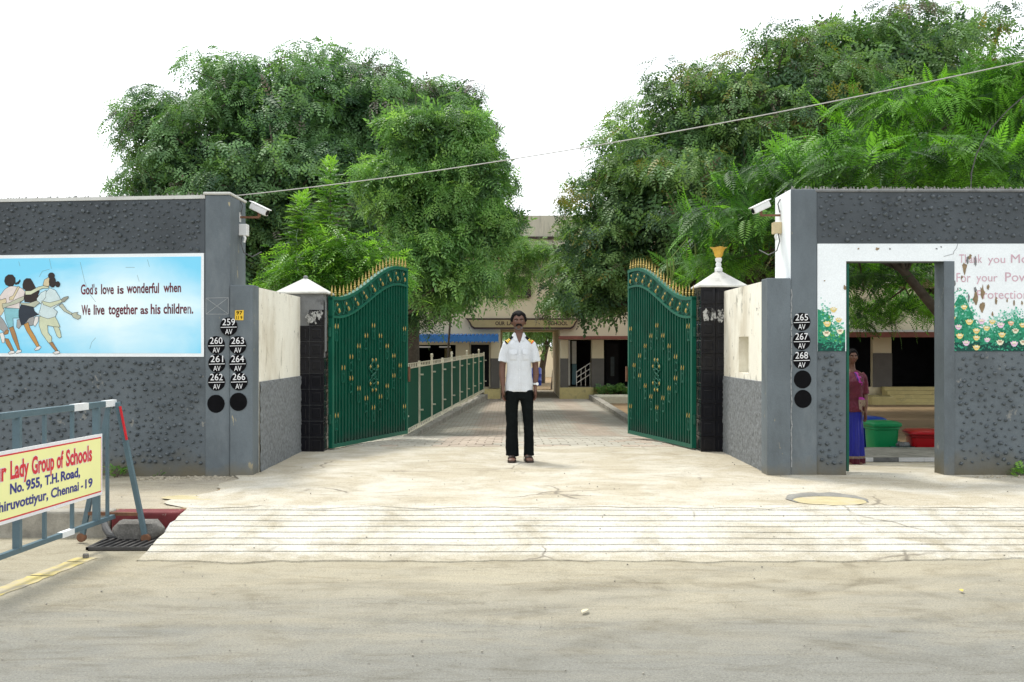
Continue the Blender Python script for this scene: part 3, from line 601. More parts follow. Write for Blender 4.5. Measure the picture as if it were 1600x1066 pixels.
# piers, pilasters and wing walls
def number_disc(parent, px, py, Y, num, r=0.0885):
    x, z = PX(px, Y), PZ(py, Y); b = MB(); b.flat(disc(x, z, r, r*1.04, 36, .012), Y-.003); d = b.build('number_disc', m_black, parent)
    if num:
        b = MB(); fn = lambda a, c: (a, Y-.0042, c)
        text(b, num, x-r*.72, x+r*.72, z+.014, .066, fn, 0, .002); text(b, 'AV', x-r*.40, x+r*.42, z-r*.86, .052, fn, 0, .0)
        ribbon(b, [(x-r*.9,z-.008),(x+r*.9,z-.004)], .006, Y-.0042); b.build('lettering', m_wpaint, d)
pl = thing('wall_pier', 'tall grey pier with number discs at the end of the mural wall', 'pier', (-2.98, 10.1, 0.2))
MB().box(-3.110, -2.857, 10.085, 10.68, 0.1, 3.055).build('shaft', m_pier, pl, bevel=.01)
MB().box(-3.13, -2.845, 10.07, 10.69, 3.056, 3.085).build('coping', m_cap, pl, bevel=.012)
for px, py, nn in ((338,539.5,'260'),(339,568,'261'),(338.5,596.5,'262'),(337.5,631,None)): number_disc(pl, px, py, 10.085, nn)
b = MB(); q = [(PX(322,10.085),PZ(466,10.085)),(PX(357,10.085),PZ(465,10.085)),(PX(357,10.085),PZ(491,10.085)),(PX(322,10.085),PZ(491,10.085))]
for L in (q+[q[0]], [q[0],q[2]], [q[1],q[3]]): ribbon(b, L, .004, 10.0825)
b.build('scratched_box', m_scratch, pl)
pr = thing('wall_pier', 'tall grey pier with white side and number discs by the doorway', 'pier', (2.96, 10.1, 0.2))
b = MB().box(2.822, 3.092, 10.085, 10.68, 0.1, WT+.03); b.m[5] = 1
b.build('shaft', [m_pier, m_white], pr, bevel=.01)
for px, py, nn in ((1252.5,503,'265'),(1252.5,533,'267'),(1252.5,562.5,'268'),(1254,593,None),(1254.5,623.5,None)): number_disc(pr, px, py, 10.085, nn)
b = MB(); random.seed(8); ribbon(b, [(2.832+.006*random.uniform(-1,1), 2.1-i*.06) for i in range(31)], .011, 10.082); b.build('flaking_joint', m_scratch, pr)

def dash_panel(x, sgn, y0, y1, z0, z1):
    b = MB(); vs_ = []; fs = []; ny, nz_ = 90, 46
    for j in range(nz_+1):
        for i in range(ny+1):
            y = y0+(y1-y0)*i/ny; z = z0+(z1-z0)*j/nz_; vs_.append((x+sgn*(.014+.012*noise.noise(Vector((y*34,z*34,x)))), y, z))
    for j in range(nz_):
        for i in range(ny): a = j*(ny+1)+i; fs.append((a,a+1,a+ny+2,a+ny+1))
    top = [(nz_)*(ny+1)+i for i in range(ny+1)]; b.add(vs_, fs)
    b.add([vs_[i] for i in top]+[(x, vs_[i][1], z1+.004) for i in top], [(i,i+1,ny+2+i,ny+1+i) for i in range(ny)])
    return b
for sgn, lab in ((-1, 'low cream and pebble-dashed wing wall with discs and yellow plate on its end'), (1, 'low cream and pebble-dashed wing wall with a small niche')):
    top = 2.13 if sgn < 0 else 2.2; xf = 2.62*sgn
    w = thing('wing_wall', lab, 'wall', (xf, 11.2, 0.2))
    b = MB()
    if sgn < 0: b.box(-2.84, -2.62, 10.31, 12.35, 0.1, top)
    else:
        # plane along Y with a niche; built front-parallel and turned
        y0, y1 = 10.31, 12.35; n0, n1 = 11.02, 11.50; h0, h1 = PZ(583, 11.2), PZ(526, 11.1)
        q = MB().holes(y0, y1, 0.1, top, 0, .12, [(n0, n1, h0, h1)]); b.add([(2.62+v[1], v[0], v[2]) for v in q.v], q.f)
        b.box(2.742, 2.86, y0, y1, 0.1, top)
    b.build('plaster', m_cream, w)
    dash_panel(xf, -sgn, 10.31, 12.34, 0.15, 1.15).build('pebble_dash', m_dash, w, smooth=True)
    px0, px1 = (-2.852, -2.62) if sgn < 0 else (2.58, 2.818)
    ps = MB().box(px0, px1, 10.06, 10.30, 0.1, top+.012).build('end_pilaster', m_pier, w, bevel=.008)
    if sgn < 0:
        for px, py, nn in ((357.5,510.5,'259'),(371.5,539.5,'263'),(371.5,568,'264'),(373.5,596,'266'),(372.5,628,None)): number_disc(w, px, py, 10.056, nn)
        x, z, Y = PX(374,10.06), PZ(492.5,10.06), 10.057
        b = MB(); b.flat([(x-.045,z-.05),(x+.042,z-.052),(x+.045,z+.05),(x-.043,z+.048)], Y); b.build('yellow_plate', m_yel, w)
        b = MB(); fn = lambda a, c: (a, Y-.001, c); text(b, '97', x-.03, x+.032, z+.006, .034, fn, 0, .02); text(b, '11 9', x-.03, x+.03, z-.04, .03, fn, 0, .02); b.build('plate_lettering', m_black, w)
# tiled gate pillars
tile_me = MB().add([(-.5,0,-.5),(.5,0,-.5),(.5,0,.5),(-.5,0,.5),(-.485,-.010,-.485),(.485,-.010,-.485),(.485,-.010,.485),(-.485,-.010,.485),(-.30,-.0085,-.30),(.30,-.0085,-.30),(.30,-.0085,.30),(-.30,-.0085,.30),(-.27,-.0125,-.27),(.27,-.0125,-.27),(.27,-.0125,.27),(-.27,-.0125,.27)],
    [(0,1,5,4),(1,2,6,5),(2,3,7,6),(3,0,4,7),(4,5,9,8),(5,6,10,9),(6,7,11,10),(7,4,8,11),(8,9,13,12),(9,10,14,13),(10,11,15,14),(11,8,12,15),(12,13,14,15)]).mesh('tile', m_tile)
def pillar(x0, x1, y0, y1, ztop, zapex, inner, lab, bare):
    p = thing('gate_pillar', lab, 'pillar', ((x0+x1)/2, (y0+y1)/2, .2)); cx, cy = (x0+x1)/2, (y0+y1)/2; L = WLOC[p.name]
    MB().box(x0+.012, x1-.012, y0+.012, y1-.012, .1, ztop).build('core', [m_tilegrout if not bare else m_cement], p)
    nr = 10; th = (ztop-.2)/nr
    random.seed(int(x0*10)+50)
    for r_ in range(nr):
        if bare and r_ >= 9: continue
        for c_ in range(3):
            if bare and r_ == 8 and c_ == 1: continue
            tw = (x1-x0)/3
            inst(tile_me, 'tile', p, (x0+tw*(c_+.5)-L[0], y0+.012-L[1]-random.uniform(0,.0015), .2+th*(r_+.5)-L[2]), (random.uniform(-.006,.006),0,random.uniform(-.006,.006)), (tw*.985, 1, th*.985))
        for c_ in range(3):
            tw = (y1-y0)/3; xs = x1-.012 if inner > 0 else x0+.012
            if bare and r_ >= 6 and c_ == 0 : continue
            inst(tile_me, 'tile', p, (xs-L[0], y0+tw*(c_+.5)-L[1], .2+th*(r_+.5)-L[2]), (0, 0, R(90)*inner), (tw*.985, 1, th*.985))
    e = .035; b = MB()
    b.add([(x0-e,y0-e,ztop+.001),(x1+e,y0-e,ztop+.001),(x1+e,y1+e,ztop+.001),(x0-e,y1+e,ztop+.001),(x0-e,y0-e,ztop+.022),(x1+e,y0-e,ztop+.022),(x1+e,y1+e,ztop+.022),(x0-e,y1+e,ztop+.022),(cx-.02,cy-.02,zapex),(cx+.02,cy-.02,zapex),(cx+.02,cy+.02,zapex),(cx-.02,cy+.02,zapex)],
      [(0,3,2,1),(0,1,5,4),(1,2,6,5),(2,3,7,6),(3,0,4,7),(4,5,9,8),(5,6,10,9),(6,7,11,10),(7,4,8,11),(8,9,10,11)])
    b.build('pyramid_cap', m_cap, p, bevel=.006)
    return p, cx, cy
p1, cx, cy = pillar(-2.88, -2.325, 12.3, 12.80, 2.17, 2.375, 1, 'black-tiled gate pillar with bare cement top and plain white cap', True)
MB().lathe([(.026,2.37),(.03,2.385),(.03,2.40),(.012,2.412)], 10, (cx,cy,0)).build('cap_stub', m_cement, p1, smooth=True)
random.seed(12)
def rag(cx, cz, w, h, n=28):
    sq = lambda c: math.copysign(abs(c)**.45, c)
    return [(cx+w*sq(math.cos(6.283*i/n))*random.uniform(.55,1.1), cz+h*sq(math.sin(6.283*i/n))*random.uniform(.6,1.1)) for i in range(n)]
b = MB()
for px, py, w, h in ((487,496,.075,.085),(499,492,.05,.06)): b.flat(rag(PX(px,12.3), PZ(py,12.3), w, h), 12.296)
b.build('torn_poster', m_paper, p1)
b = MB(); b.add([(-2.3225, 12.34+a*.5, 1.45+c) for a, c in ((0,0.0),(.28,.01),(.3,.4),(.25,.62),(.02,.66),(-.01,.3))], [(0,1,2,3,4,5)]); b.build('cement_patch', m_cement, p1)
p2, cx, cy = pillar(2.335, 2.87, 12.3, 12.78, 2.25, 2.47, -1, 'black-tiled gate pillar topped by a golden cup finial', False)
b = MB()
for px, w in ((1103,.042),(1114,.04),(1127,.055)): b.flat(rag(PX(px,12.3), PZ(493,12.3), w, .085), 12.2965)
b.build('torn_poster', m_paper, p2)
fin = MB().lathe([(.048,2.46),(.05,2.50),(.03,2.52),(.038,2.55),(.028,2.575),(.042,2.60),(.042,2.625),(.024,2.64)], 14, (cx,cy,0)).build('finial_stem', m_wpaint, p2, smooth=True)
b = MB(); rings = []
for r, z, fl in ((.03,2.635,0),(.052,2.66,0),(.06,2.70,.1),(.075,2.74,.2),(.105,2.765,.3),(.085,2.765,.2),(.04,2.74,0)):
    rings.append([(cx+r*(1+fl*.3*math.cos(4*2*math.pi*j/16))*math.cos(2*math.pi*j/16), cy+r*(1+fl*.3*math.cos(4*2*math.pi*j/16))*math.sin(2*math.pi*j/16), z+.02*fl*math.cos(4*2*math.pi*j/16)) for j in range(16)])
b.loft(rings).build('golden_cup', mat('amber_glaze', (0.70,0.42,0.06), 0.2, 20, 0.35), p2, smooth=True)

# ------------------------------------------------------------------ gate leaves
GW, GZ0 = 2.23, 0.235
def gtop(u, rise):
    s = max(0, min(1, (u/GW-0.06)/0.80)); return 2.15 + rise*(s*s*(3-2*s)) - (.018*max(0,(u/GW-.9)/.1)**2)
spear_me = MB().lathe([(.008,0),(.008,.02),(.016,.028),(.008,.038),(.018,.052),(.008,.064),(.013,.074),(.010,.085),(.006,.11),(.0008,.15)], 7).mesh('spear', m_gold, True)
bar_me = MB().box(-.012,.012,-.022,0,0,1).mesh('bar', m_gate)
def spiral(cx, cz, r0, r1, a0, a1, n=11): return [(cx+(r0+(r1-r0)*i/n)*math.cos(a0+(a1-a0)*i/n), cz+(r0+(r1-r0)*i/n)*math.sin(a0+(a1-a0)*i/n)) for i in range(n+1)]
b = MB()
for sx in (-1, 1):
    P = [(sx*.034, .10),(sx*.034,.04),(sx*.034,-.05)] + [(sx*(.034-.018+c[0]), c[1]-.06) for c in spiral(0,0,.018,.007,0,-4.2,9)]
    b.tube([(x,0,z) for x, z in P], .0055, 5)
    b.tube([(sx*(.034)+c[0]-.012*sx, 0, c[1]+.03) for c in spiral(0,0,.017,.006,.4,5.0,9)], .0048, 5)
orn_me = b.mesh('scroll', m_gate2, True)
b = MB()
for sx in (-1, 1): b.tube([(sx*.034,-.004,.085),(sx*.034-.004,-.006,.105),(sx*.034+.003,-.004,.125),(sx*.034-.001,-.004,.150)], [.005,.0085,.007,.001], 6)
tip_me = b.mesh('gold_tip', m_gold, True)
b = MB()     # top band scroll
b.tube([(x,0,z) for x, z in [(-.10,.085),(-.085,.02),(-.05,-.045),(-.005,-.08)] + spiral(.02,-.04,.045,.012,-1.9,3.4,12)], .0068, 5)
b.tube([(x,0,z) for x, z in [(-.10,-.085),(-.06,-.02)] + spiral(-.02,.045,.04,.012,3.6,-1.2,10)], .006, 5)
band_me = b.mesh('band_scroll', m_gate2, True)
leaf_me = MB().tube([(.022,-.006,-.065),(.026,-.012,-.045),(.018,-.010,-.02),(.022,-.006,.0)], [.003,.014,.012,.002], 6).tube([(-.02,-.006,.02),(-.022,-.011,.04),(-.016,-.008,.06)], [.003,.012,.002], 6).mesh('gold_leaf', m_gold, True)
def gate_leaf(hx, hy, ex, ey, s, rise, lab):
    rz = math.atan2(ey-hy, ex-hx)
    g = thing('gate_leaf', lab, 'gate', (hx, hy, 0.0), rz, 'green steel gate leaves')
    N = 40; us = [GW*i/N for i in range(N+1)]
    b = MB(); poly = [(0.03, GZ0+.03)] + [(GW-.03, GZ0+.03)] + [(u, gtop(u, rise)-.03) for u in us[::-1]]
    b.prism(poly, -.002, .002); b.build('sheet', m_gate, g, local=True)
    b = MB(); b.box(0,.045,-.03,.03,GZ0,gtop(0,rise)-.02); b.box(GW-.045,GW,-.03,.03,GZ0,gtop(GW,rise)-.02); b.box(.045,GW-.045,-.028,.028,GZ0,GZ0+.05)
    b.build('frame', m_gate2, g, local=True)
    for off, th, nm in ((0, .045, 'top_rail'), (-.245, .03, 'lower_rail')):
        b = MB(); vs_ = []; fs = []
        for u in us:
            z = gtop(u, rise)+off
            for y, dz in ((-.034,-th),(.034,-th),(.034,0),(-.034,0)): vs_.append((u, y, z+dz))
        for i in range(N):
            for j in range(4): fs.append((i*4+j, i*4+(j+1)%4, i*4+4+(j+1)%4, i*4+4+j))
        fs += [(3,2,1,0), (N*4,N*4+1,N*4+2,N*4+3)]; b.add(vs_, fs); b.build(nm, m_gate2, g, local=True)
    nb = 26
    for i in range(1, nb):
        u = .03 + (GW-.06)*i/nb; inst(bar_me, 'bar', g, (u, 0, GZ0+.05), (0,0,0 if s > 0 else math.pi), (1.0,1, gtop(u,rise)-.27-GZ0-.05))
    ns = 22
    for i in range(ns):
        u = .03+(GW-.06)*i/(ns-1); inst(spear_me, 'spear', g, (u,0,gtop(u,rise)-.005), (random.uniform(-.03,.03),random.uniform(-.05,.05),0))
    yf = -.030*s
    def orn(u, z):
        o = inst(orn_me, 'scroll', g, (u, yf, z), (0,0,0 if s > 0 else math.pi)); stuff(inst(tip_me, 'gold_tip', o))
    zc, hw, hz = 1.13, .84, .56
    for t_ in range(5):
        du = hw*t_/4; dz = hz*(1-t_/4)
        for a in ((-1,1) if t_ else (1,)):
            for c in ((-1,1) if t_ < 4 else (1,)): orn(GW*.5+a*du, zc+c*dz)
    for u in (.10, GW-.13):
        for z in (1.66, .53): orn(u, z)
    for i in range(9):
        u = .15+i*(GW-.28)/8; z = gtop(u, rise)-.143; sl = math.atan2(gtop(u+.05,rise)-gtop(u-.05,rise), .1)
        o = inst(band_me, 'band_scroll', g, (u, yf*.7, z), (0, -sl if True else 0, 0) , (1.12, 1 if s > 0 else -1, 1.0 if i % 2 else 1.0)); stuff(inst(leaf_me, 'gold_leaf', o))
    b = MB(); c = GW*.5; gold = MB()
    for a in (-1, 1):
        b.tube([(c+a*.10*math.sin(q)*(1 if q < 3.2 else 1), yf-.004*s, zc+.19-.38*q/6.283) for q in [6.283*i/18 for i in range(19)]], .0065, 5)
        b.tube([(c-a*.075*math.sin(2*q+.6), yf-.010*s, zc+.13-.26*q/6.283) for q in [6.283*i/18 for i in range(19)]], .0055, 5)
        for cz in (-1, 1):
            b.tube([(c+a*.05+p_[0], yf-.006*s, zc+cz*.19+p_[1]*cz) for p_ in spiral(0,0,.04,.014,-1.0,4.0,10)], .006, 5)
            b.tube([(c+a*.105+p_[0]*a, yf-.006*s, zc+cz*.10+p_[1]*cz) for p_ in spiral(0,0,.04,.014,-2.0,3.0,10)], .006, 5)
            for gx, gz_ in ((.05,.205),(.11,.115)): gold.tube([(c+a*gx, yf-.014*s, zc+cz*gz_-.025),(c+a*gx, yf-.018*s, zc+cz*gz_),(c+a*gx, yf-.014*s, zc+cz*gz_+.025)], [.003,.013,.003], 6)
    md = b.build('medallion', m_gate2, g, smooth=True, local=True); stuff(gold.build('gold_leaf', m_gold, md, smooth=True, local=True))
    b = MB().box(GW-.02, GW+.012, -.05*s-.012, -.05*s+.012, 1.0, 1.22); b.build('latch', m_rust, g, local=True)
    for z in (.6, 1.7): MB().tube([(-.02,0,z-.06),(-.02,0,z+.06)], .022, 8).build('hinge', m_gate, g, local=True)
    return g
random.seed(2)
gate_leaf(-2.285, 12.52, -1.555, 14.63, 1, .52, 'green ornamental steel gate leaf hung on the pillar with plain white cap')
gate_leaf(2.29, 12.52, 1.735, 14.68, -1, .50, 'green ornamental steel gate leaf hung on the pillar with golden cup')

# ------------------------------------------------------------------ roadside things
# barrier trestle with the yellow sign
A0 = Vector((-3.09, 7.72, 0)); A1 = Vector((-3.26, 5.60, 0)); BL = (A1-A0).length
br = thing('barrier', 'blue-grey steel trestle barrier carrying a yellow school address board', 'barrier', A0, math.atan2((A0-A1).y, (A0-A1).x))
# local x runs along the barrier: 0 at the far end, -BL at the near end; the printed face looks to local -y
b = MB()
for z, nm in ((1.085,'top_rail'),(.205,'bottom_rail')):
    q = MB(); q.bar((-BL,0,z),(0,0,z),.035,.045 if z > 1 else .035); q.build(nm, m_barrier, br, local=True, bevel=.004)
for x, w in ((-.27,.05),(-.98,.022),(-1.3,.05),(-1.6,.022),(-1.85,.05),(-.10,.022),(-.62,.022)):
    q = MB(); q.bar((x,0,.22),(x,0,1.065),w,.022 if w < .04 else .03, up=(1,0,0)); q.build('upright', m_barrier, br, local=True)
for x in (0, -BL):
    for s_ in (-1, 1):
        q = MB(); q.bar((x,s_*.03,1.09),(x,s_*.25,.06),.04,.03, up=(1,0,0)); lg = q.build('leg', m_barrier, br, local=True, bevel=.004)
        q = MB(); q.bar((x+.021,s_*.055,1.0),(x+.021,s_*.12,.70),.006,.025, up=(0,1,0))
        if s_ > 0: pass
        q = MB(); a_ = [(x+.018*math.cos(0)*0+dx, s_*.258+.036*math.cos(6.283*i/14), .038+.036*math.sin(6.283*i/14)) for dx in (-.016,.016) for i in range(14)]
        q.add(a_, [tuple(range(13,-1,-1)), tuple(range(14,28))]+[(i,(i+1)%14,14+(i+1)%14,14+i) for i in range(14)]); q.build('castor_wheel', m_rust, lg, local=True, bevel=.004)
    q = MB(); q.bar((x,-.20,.225),(x,.20,.225),.03,.025); q.build('foot_brace', m_rust, br, local=True)
q = MB(); q.bar((.0,-.056,1.06),(.0,-.110,.80),.012,.018, up=(1,0,0)); q.v = [(v[0]-.022, v[1]-.006, v[2]) for v in q.v]; q.build('red_reflector', m_redtape, br, local=True)
for x0, x1, z in ((-.16,.01,1.085),(-.62,-.42,1.085),(-.78,-.62,.205)):
    q = MB(); q.bar((x0,0,z),(x1,0,z),.040,.050 if z > 1 else .040); q.build('white_tape', m_wtape, br, local=True)
SX1, SX0, SZ0, SZ1 = -.265, -1.66, .415, .87
sb = MB().box(SX0, SX1, -.043, -.033, SZ0, SZ1).build('sign_board', m_wpaint, br, local=True)
MB().box(SX0+.018, SX1-.018, -.0445, -.0432, SZ0+.022, SZ1-.022).build('red_border', m_signr, sb, local=True)
MB().box(SX0+.026, SX1-.026, -.0456, -.0447, SZ0+.032, SZ1-.032).build('yellow_field', m_signy, sb, local=True)
rzb = br.rotation_euler.z
def sx(px, row):            # pixel column on the sign -> local x
    k = (px-800)/F; d = (A0-A1).normalized()
    # solve A0 + d*x + normal offset : X/Y = k
    nx, ny = d.y*.046, -d.x*.046
    return (k*(A0.y+ny) - (A0.x+nx)) / (d.x - k*d.y)
def fsign(x, z): return (x, -.0475, z)
def line(items, z, cap, m_, nm, bold, halo=None):
    if halo:
        b = MB()
        for body, p0, p1 in items: text(b, body, sx(p0,0), sx(p1,0), z, cap, lambda x, z_: (x, -.0465, z_), 0, halo)
        stuff(b.build(nm, m_wpaint, sb, local=True))
    b = MB()
    for body, p0, p1 in items: text(b, body, sx(p0,0), sx(p1,0), z, cap, fsign, 0, bold)
    stuff(b.build(nm, m_, sb, local=True))
line([('Our', -27, 10), ('Lady', 16, 45), ('Group', 49.5, 84.5), ('of', 88.5, 99), ('Schools', 103, 143.5)], .690, .108, m_signr, 'title_lettering', .034, .062)
line([('No.', 15.5, 37), ('955,', 40.5, 65.5), ('T.H.', 70, 92), ('Road,', 95, 125)], .595, .062, m_signb, 'address_lettering', .034)
line([('Thiruvottiyur,', -13, 75), ('Chennai', 79.5, 123), ('-', 126.5, 129.5), ('19', 133, 144.5)], .497, .062, m_signb, 'address_lettering', .026)

dg_ = thing('drain_grate', 'rusty slotted drain grate in the gutter beside the ramp', 'drain grate', (-3.0, 7.62, 0))
q = MB(); x0, x1, y0, y1 = -3.17, -2.66, 7.40, 7.78
q.box(x0,x1,y0,y0+.02,.008,.03).box(x0,x1,y1-.02,y1,.008,.03).box(x0,x0+.02,y0,y1,.008,.029).box(x1-.02,x1,y0,y1,.008,.029); q.build('rim', m_iron, dg_)
for i in range(8): MB().bar((x0+.035+i*.057, y0+.02, .02),(x0+.075+i*.057, y1-.02, .02),.020,.02).build('bar', m_iron, dg_)
MB().box(x0+.01,x1-.01,y0+.01,y1-.01,.001,.007).build('pit_shade_sheet', m_black, dg_)  # flat black sheet painted as the darkness down in the drain
# lump of broken concrete
def lump(name, c, r, m_, seed, n=10):
    b = MB(); rings = []
    for i in range(7):
        f_ = -1+2*i/6; k = max(.25, (1-abs(f_)**4)**.5) if abs(f_) > .8 else 1.0
        rings.append([(c[0]+r[0]*f_, c[1]+r[1]*k*math.copysign(abs(math.cos(2*math.pi*j/n))**.6, math.cos(2*math.pi*j/n))*(1+.1*nz(i*1.3,j*1.1,seed)), c[2]+r[2]*k*math.copysign(abs(math.sin(2*math.pi*j/n))**.6, math.sin(2*math.pi*j/n))*(1+.1*nz(i*1.7,j*1.9,seed+3))) for j in range(n)])
    return b.loft(rings).build(name, m_, None, smooth=True)
tag(lump('concrete_lump', (-2.925, 7.80, .085), (.20,.085,.08), m_stone, 1.0), 'rough grey block of broken concrete lying on the drain grate', 'rubble')
tag(lump('road_pebble', (PX(134,7.15), 7.15, .018), (.022,.018,.018), m_stone, 5.0, 7), 'small dark stone at the end of the yellow road line', 'stone')
b = MB(); b.tube([(-3.24,7.90,.14),(-3.20,7.84,.09),(-3.15,7.79,.05),(-3.08,7.77,.04),(-3.02,7.80,.06)], [.022,.03,.028,.02,.012], 8)
tag(b.build('scrap_hose', m_dcable, None, smooth=True), 'short black piece of hose beside the concrete block', 'hose')
b = MB(); b.add([(-2.72,7.78,.03),(-2.66,7.80,.05),(-2.64,7.88,.16),(-2.70,7.86,.13),(-2.73,7.82,.07)], [(0,1,2,3,4)])
tag(b.build('paper_scrap', m_wpaint), 'white paper scrap caught between concrete block and ramp', 'litter')
# manhole patches
def patch(name, lab, px, py, Y, rx, ry, z, m_, ring=None):
    cx = PX(px, Y); t_ = thing(name, lab, 'manhole', (cx, Y, z)); b = MB()
    pts = [(cx+rx*math.cos(6.283*i/32)*(1+.12*nz(i*.9,px)), Y+ry*math.sin(6.283*i/32)*(1+.16*nz(i*.8,4)), z+.003) for i in range(32)]
    b.add(pts, [tuple(range(32))]); b.build('cover', m_, t_)
    if ring:
        b = MB(); rings = []
        for i in range(33):
            a = -.35+(math.pi+.7)*i/32; w = .02+.13*max(0,math.sin(a))*(1+.7*nz(i*.35,2)); h = .003+.020*max(0,math.sin(a))*(1+.5*nz(i*.7,5)); rr = []
            for k, (dr, dz) in enumerate(((0,0),(.15,.7),(.5,1),(.85,.6),(1,0))): rr.append((cx+(rx-.01+w*dr)*math.cos(a), Y+(ry-.01+w*dr)*math.sin(a), z+.004+h*dz))
            rings.append(rr)
        vs_ = [p for r_ in rings for p in r_]; b.add(vs_, [(i*5+j, i*5+j+1, i*5+6+j, i*5+5+j) for i in range(32) for j in range(4)]); b.build('cement_ring', ring, t_, smooth=True)
    return t_
patch('manhole_cover', 'sand-filled round manhole with dark cement rim in front of the doorway', 1296, 783, 8.40, .31, .24, .218, m_sandp, m_wetring)
patch('manhole_cover', 'yellowish round manhole patch on the pavement beside the ramp corner', 308, 777, 8.63, .30, .15, .2115, m_sandp)
# leaves on the road and scattered grit
def litter_leaf(px, py, sz, m_, lab, z=.014, h=CAMZ):
    Y = F*(CAMZ-z)/(py-HOR); x = PX(px, Y); a = random.uniform(0,3); b = MB(); ca, sa = math.cos(a), math.sin(a); P = []
    for u, w in ((-1,0),(-.5,.32),(.1,.4),(.6,.25),(1,0)): P.append((u,w))
    v = [(x+sz*(u*ca-w*sa), Y+sz*(u*sa+w*ca), z+sz*.25*abs(w)+.002) for u, w in P] + [(x+sz*(u*ca+w*sa), Y+sz*(u*sa-w*ca), z+sz*.3*abs(w)+.004) for u, w in P[3:0:-1]]
    b.add(v, [tuple(range(len(v)))]); tag(b.build('fallen_leaf', m_), lab, 'leaf', 'fallen leaves on the road')
m_dry = mat('dry_leaf', (0.62,0.46,0.09), 0.2, 40, 0.7); m_dry2 = mat('bleached_leaf', (0.6,0.55,0.36), 0.2, 40, 0.7); m_dry3 = mat('brown_leaf', (0.4,0.2,0.05), 0.2, 40, 0.7)
random.seed(9)
litter_leaf(1502, 923, .03, m_dry, 'small bright yellow leaf lying alone on the road'); litter_leaf(914, 955, .045, m_dry2, 'pale bleached dry leaf, largest on the road')
litter_leaf(334, 925, .018, m_dry3, 'tiny orange leaf on the road below the ramp corner'); litter_leaf(1492, 863, .022, m_redtape, 'tiny red scrap on the foot of the ramp', .03)
b = MB()
for _ in range(420):
    Y = random.uniform(4.4, 11.8); x = random.uniform(-.53, .53)*Y; r = random.choice([.0025,.003,.003,.004,.006])*random.uniform(.7,1.2)
    z = 0.004 if Y < 7 else (ramp_z(Y) if Y < 8.17 else .218)
    if x < -2.66 and 7 < Y < 8.1: continue
    b.lathe([(r*.8,-.002),(r,r*.5),(r*.5,r)], 5, (x,Y,z+.003))
stuff(tag(b.build('road_grit', m_kerb), 'scattered grit and small stones on the road', 'grit'))
b = MB(); random.seed(10)
for _ in range(260):
    x = random.uniform(-3.7, -2.8); Y = random.uniform(9.75, 10.03); r = random.uniform(.006,.022); b.lathe([(r*.9,-.004),(r,r*.4),(r*.4,r*.8)], 6, (x,Y,.205))
for _ in range(200):
    x = random.uniform(4.6, 8); Y = random.uniform(9.85, 10.05); r = random.uniform(.006,.02); b.lathe([(r*.9,-.004),(r,r*.4),(r*.4,r*.8)], 6, (x,Y,.215))
stuff(tag(b.build('wall_foot_rubble', m_walk), 'crumbled rubble and soil along the wall foot', 'rubble'))

# security cameras
def cctv(px, py, Y, wallx, s, boxm, lab):
    # s = +1: wall on the left, camera points to +x
    c = at(px, py, Y); t_ = thing('security_camera', lab, 'camera', (wallx, Y, c.z-.1))
    d = Vector((s*.86, -.28, -.42)).normalized(); a = c - d*.10; e = c + d*.105
    q = MB(); q.bar(a, e, .075, .07); q.build('housing', m_plastic, t_, bevel=.01)
    q = MB(); q.bar(a + Vector((0,0,.042)) - d*.005, e + Vector((0,0,.042)) + d*.03, .088, .008); q.build('sun_hood', m_plastic, t_)
    q = MB(); q.tube([e - d*.002, e + d*.004], .028, 14); q.build('lens', m_lens, t_, smooth=True)
    bz = c.z-.085; q = MB(); q.bar((wallx, Y, bz), (c.x, Y, bz), .03, .02); q.bar((c.x, Y, bz), (c.x, Y, c.z-.03), .025, .025, up=(0,1,0)); q.build('bracket', m_rust, t_)
    MB().bar((wallx, Y, bz+.05), (wallx, Y, bz-.05), .012, .05, up=(0,1,0)).build('wall_plate', m_plastic, t_)
    jz = bz-.135; q = MB(); q.box(min(wallx, wallx+s*.085), max(wallx, wallx+s*.085), Y-.05, Y+.05, jz-.06, jz+.06); q.build('junction_box', boxm, t_, bevel=.006)
    q = MB(); q.tube([(wallx+s*.05,Y-.03,jz-.06),(wallx+s*.065,Y-.035,jz-.09),(wallx+s*.05,Y-.03,jz-.13)], .014, 8); q.build('cable_gland', m_plastic, t_, smooth=True)
    q = MB(); q.tube([(wallx+s*.03,Y-.02,jz-.06),(wallx+s*.02,Y-.03,jz-.14),(wallx+s*.05,Y-.03,jz-.24),(wallx+s*.13,Y,jz-.28),(wallx+s*.2,Y+.1,jz-.22)], .006, 6)
    q.tube([(wallx+s*.01,Y,bz+.03),(wallx-s*.0+s*.03,Y,bz+.12),(wallx+s*.005,Y,bz+.17)], .006, 6); q.build('cable', m_dcable, t_, smooth=True)
cctv(405, 327, 10.45, -2.857, 1, m_plastic, 'white security camera on the grey pier beside the mural')
cctv(1189, 324, 10.45, 2.822, -1, m_box2, 'white security camera with yellowed box on the white pier side')
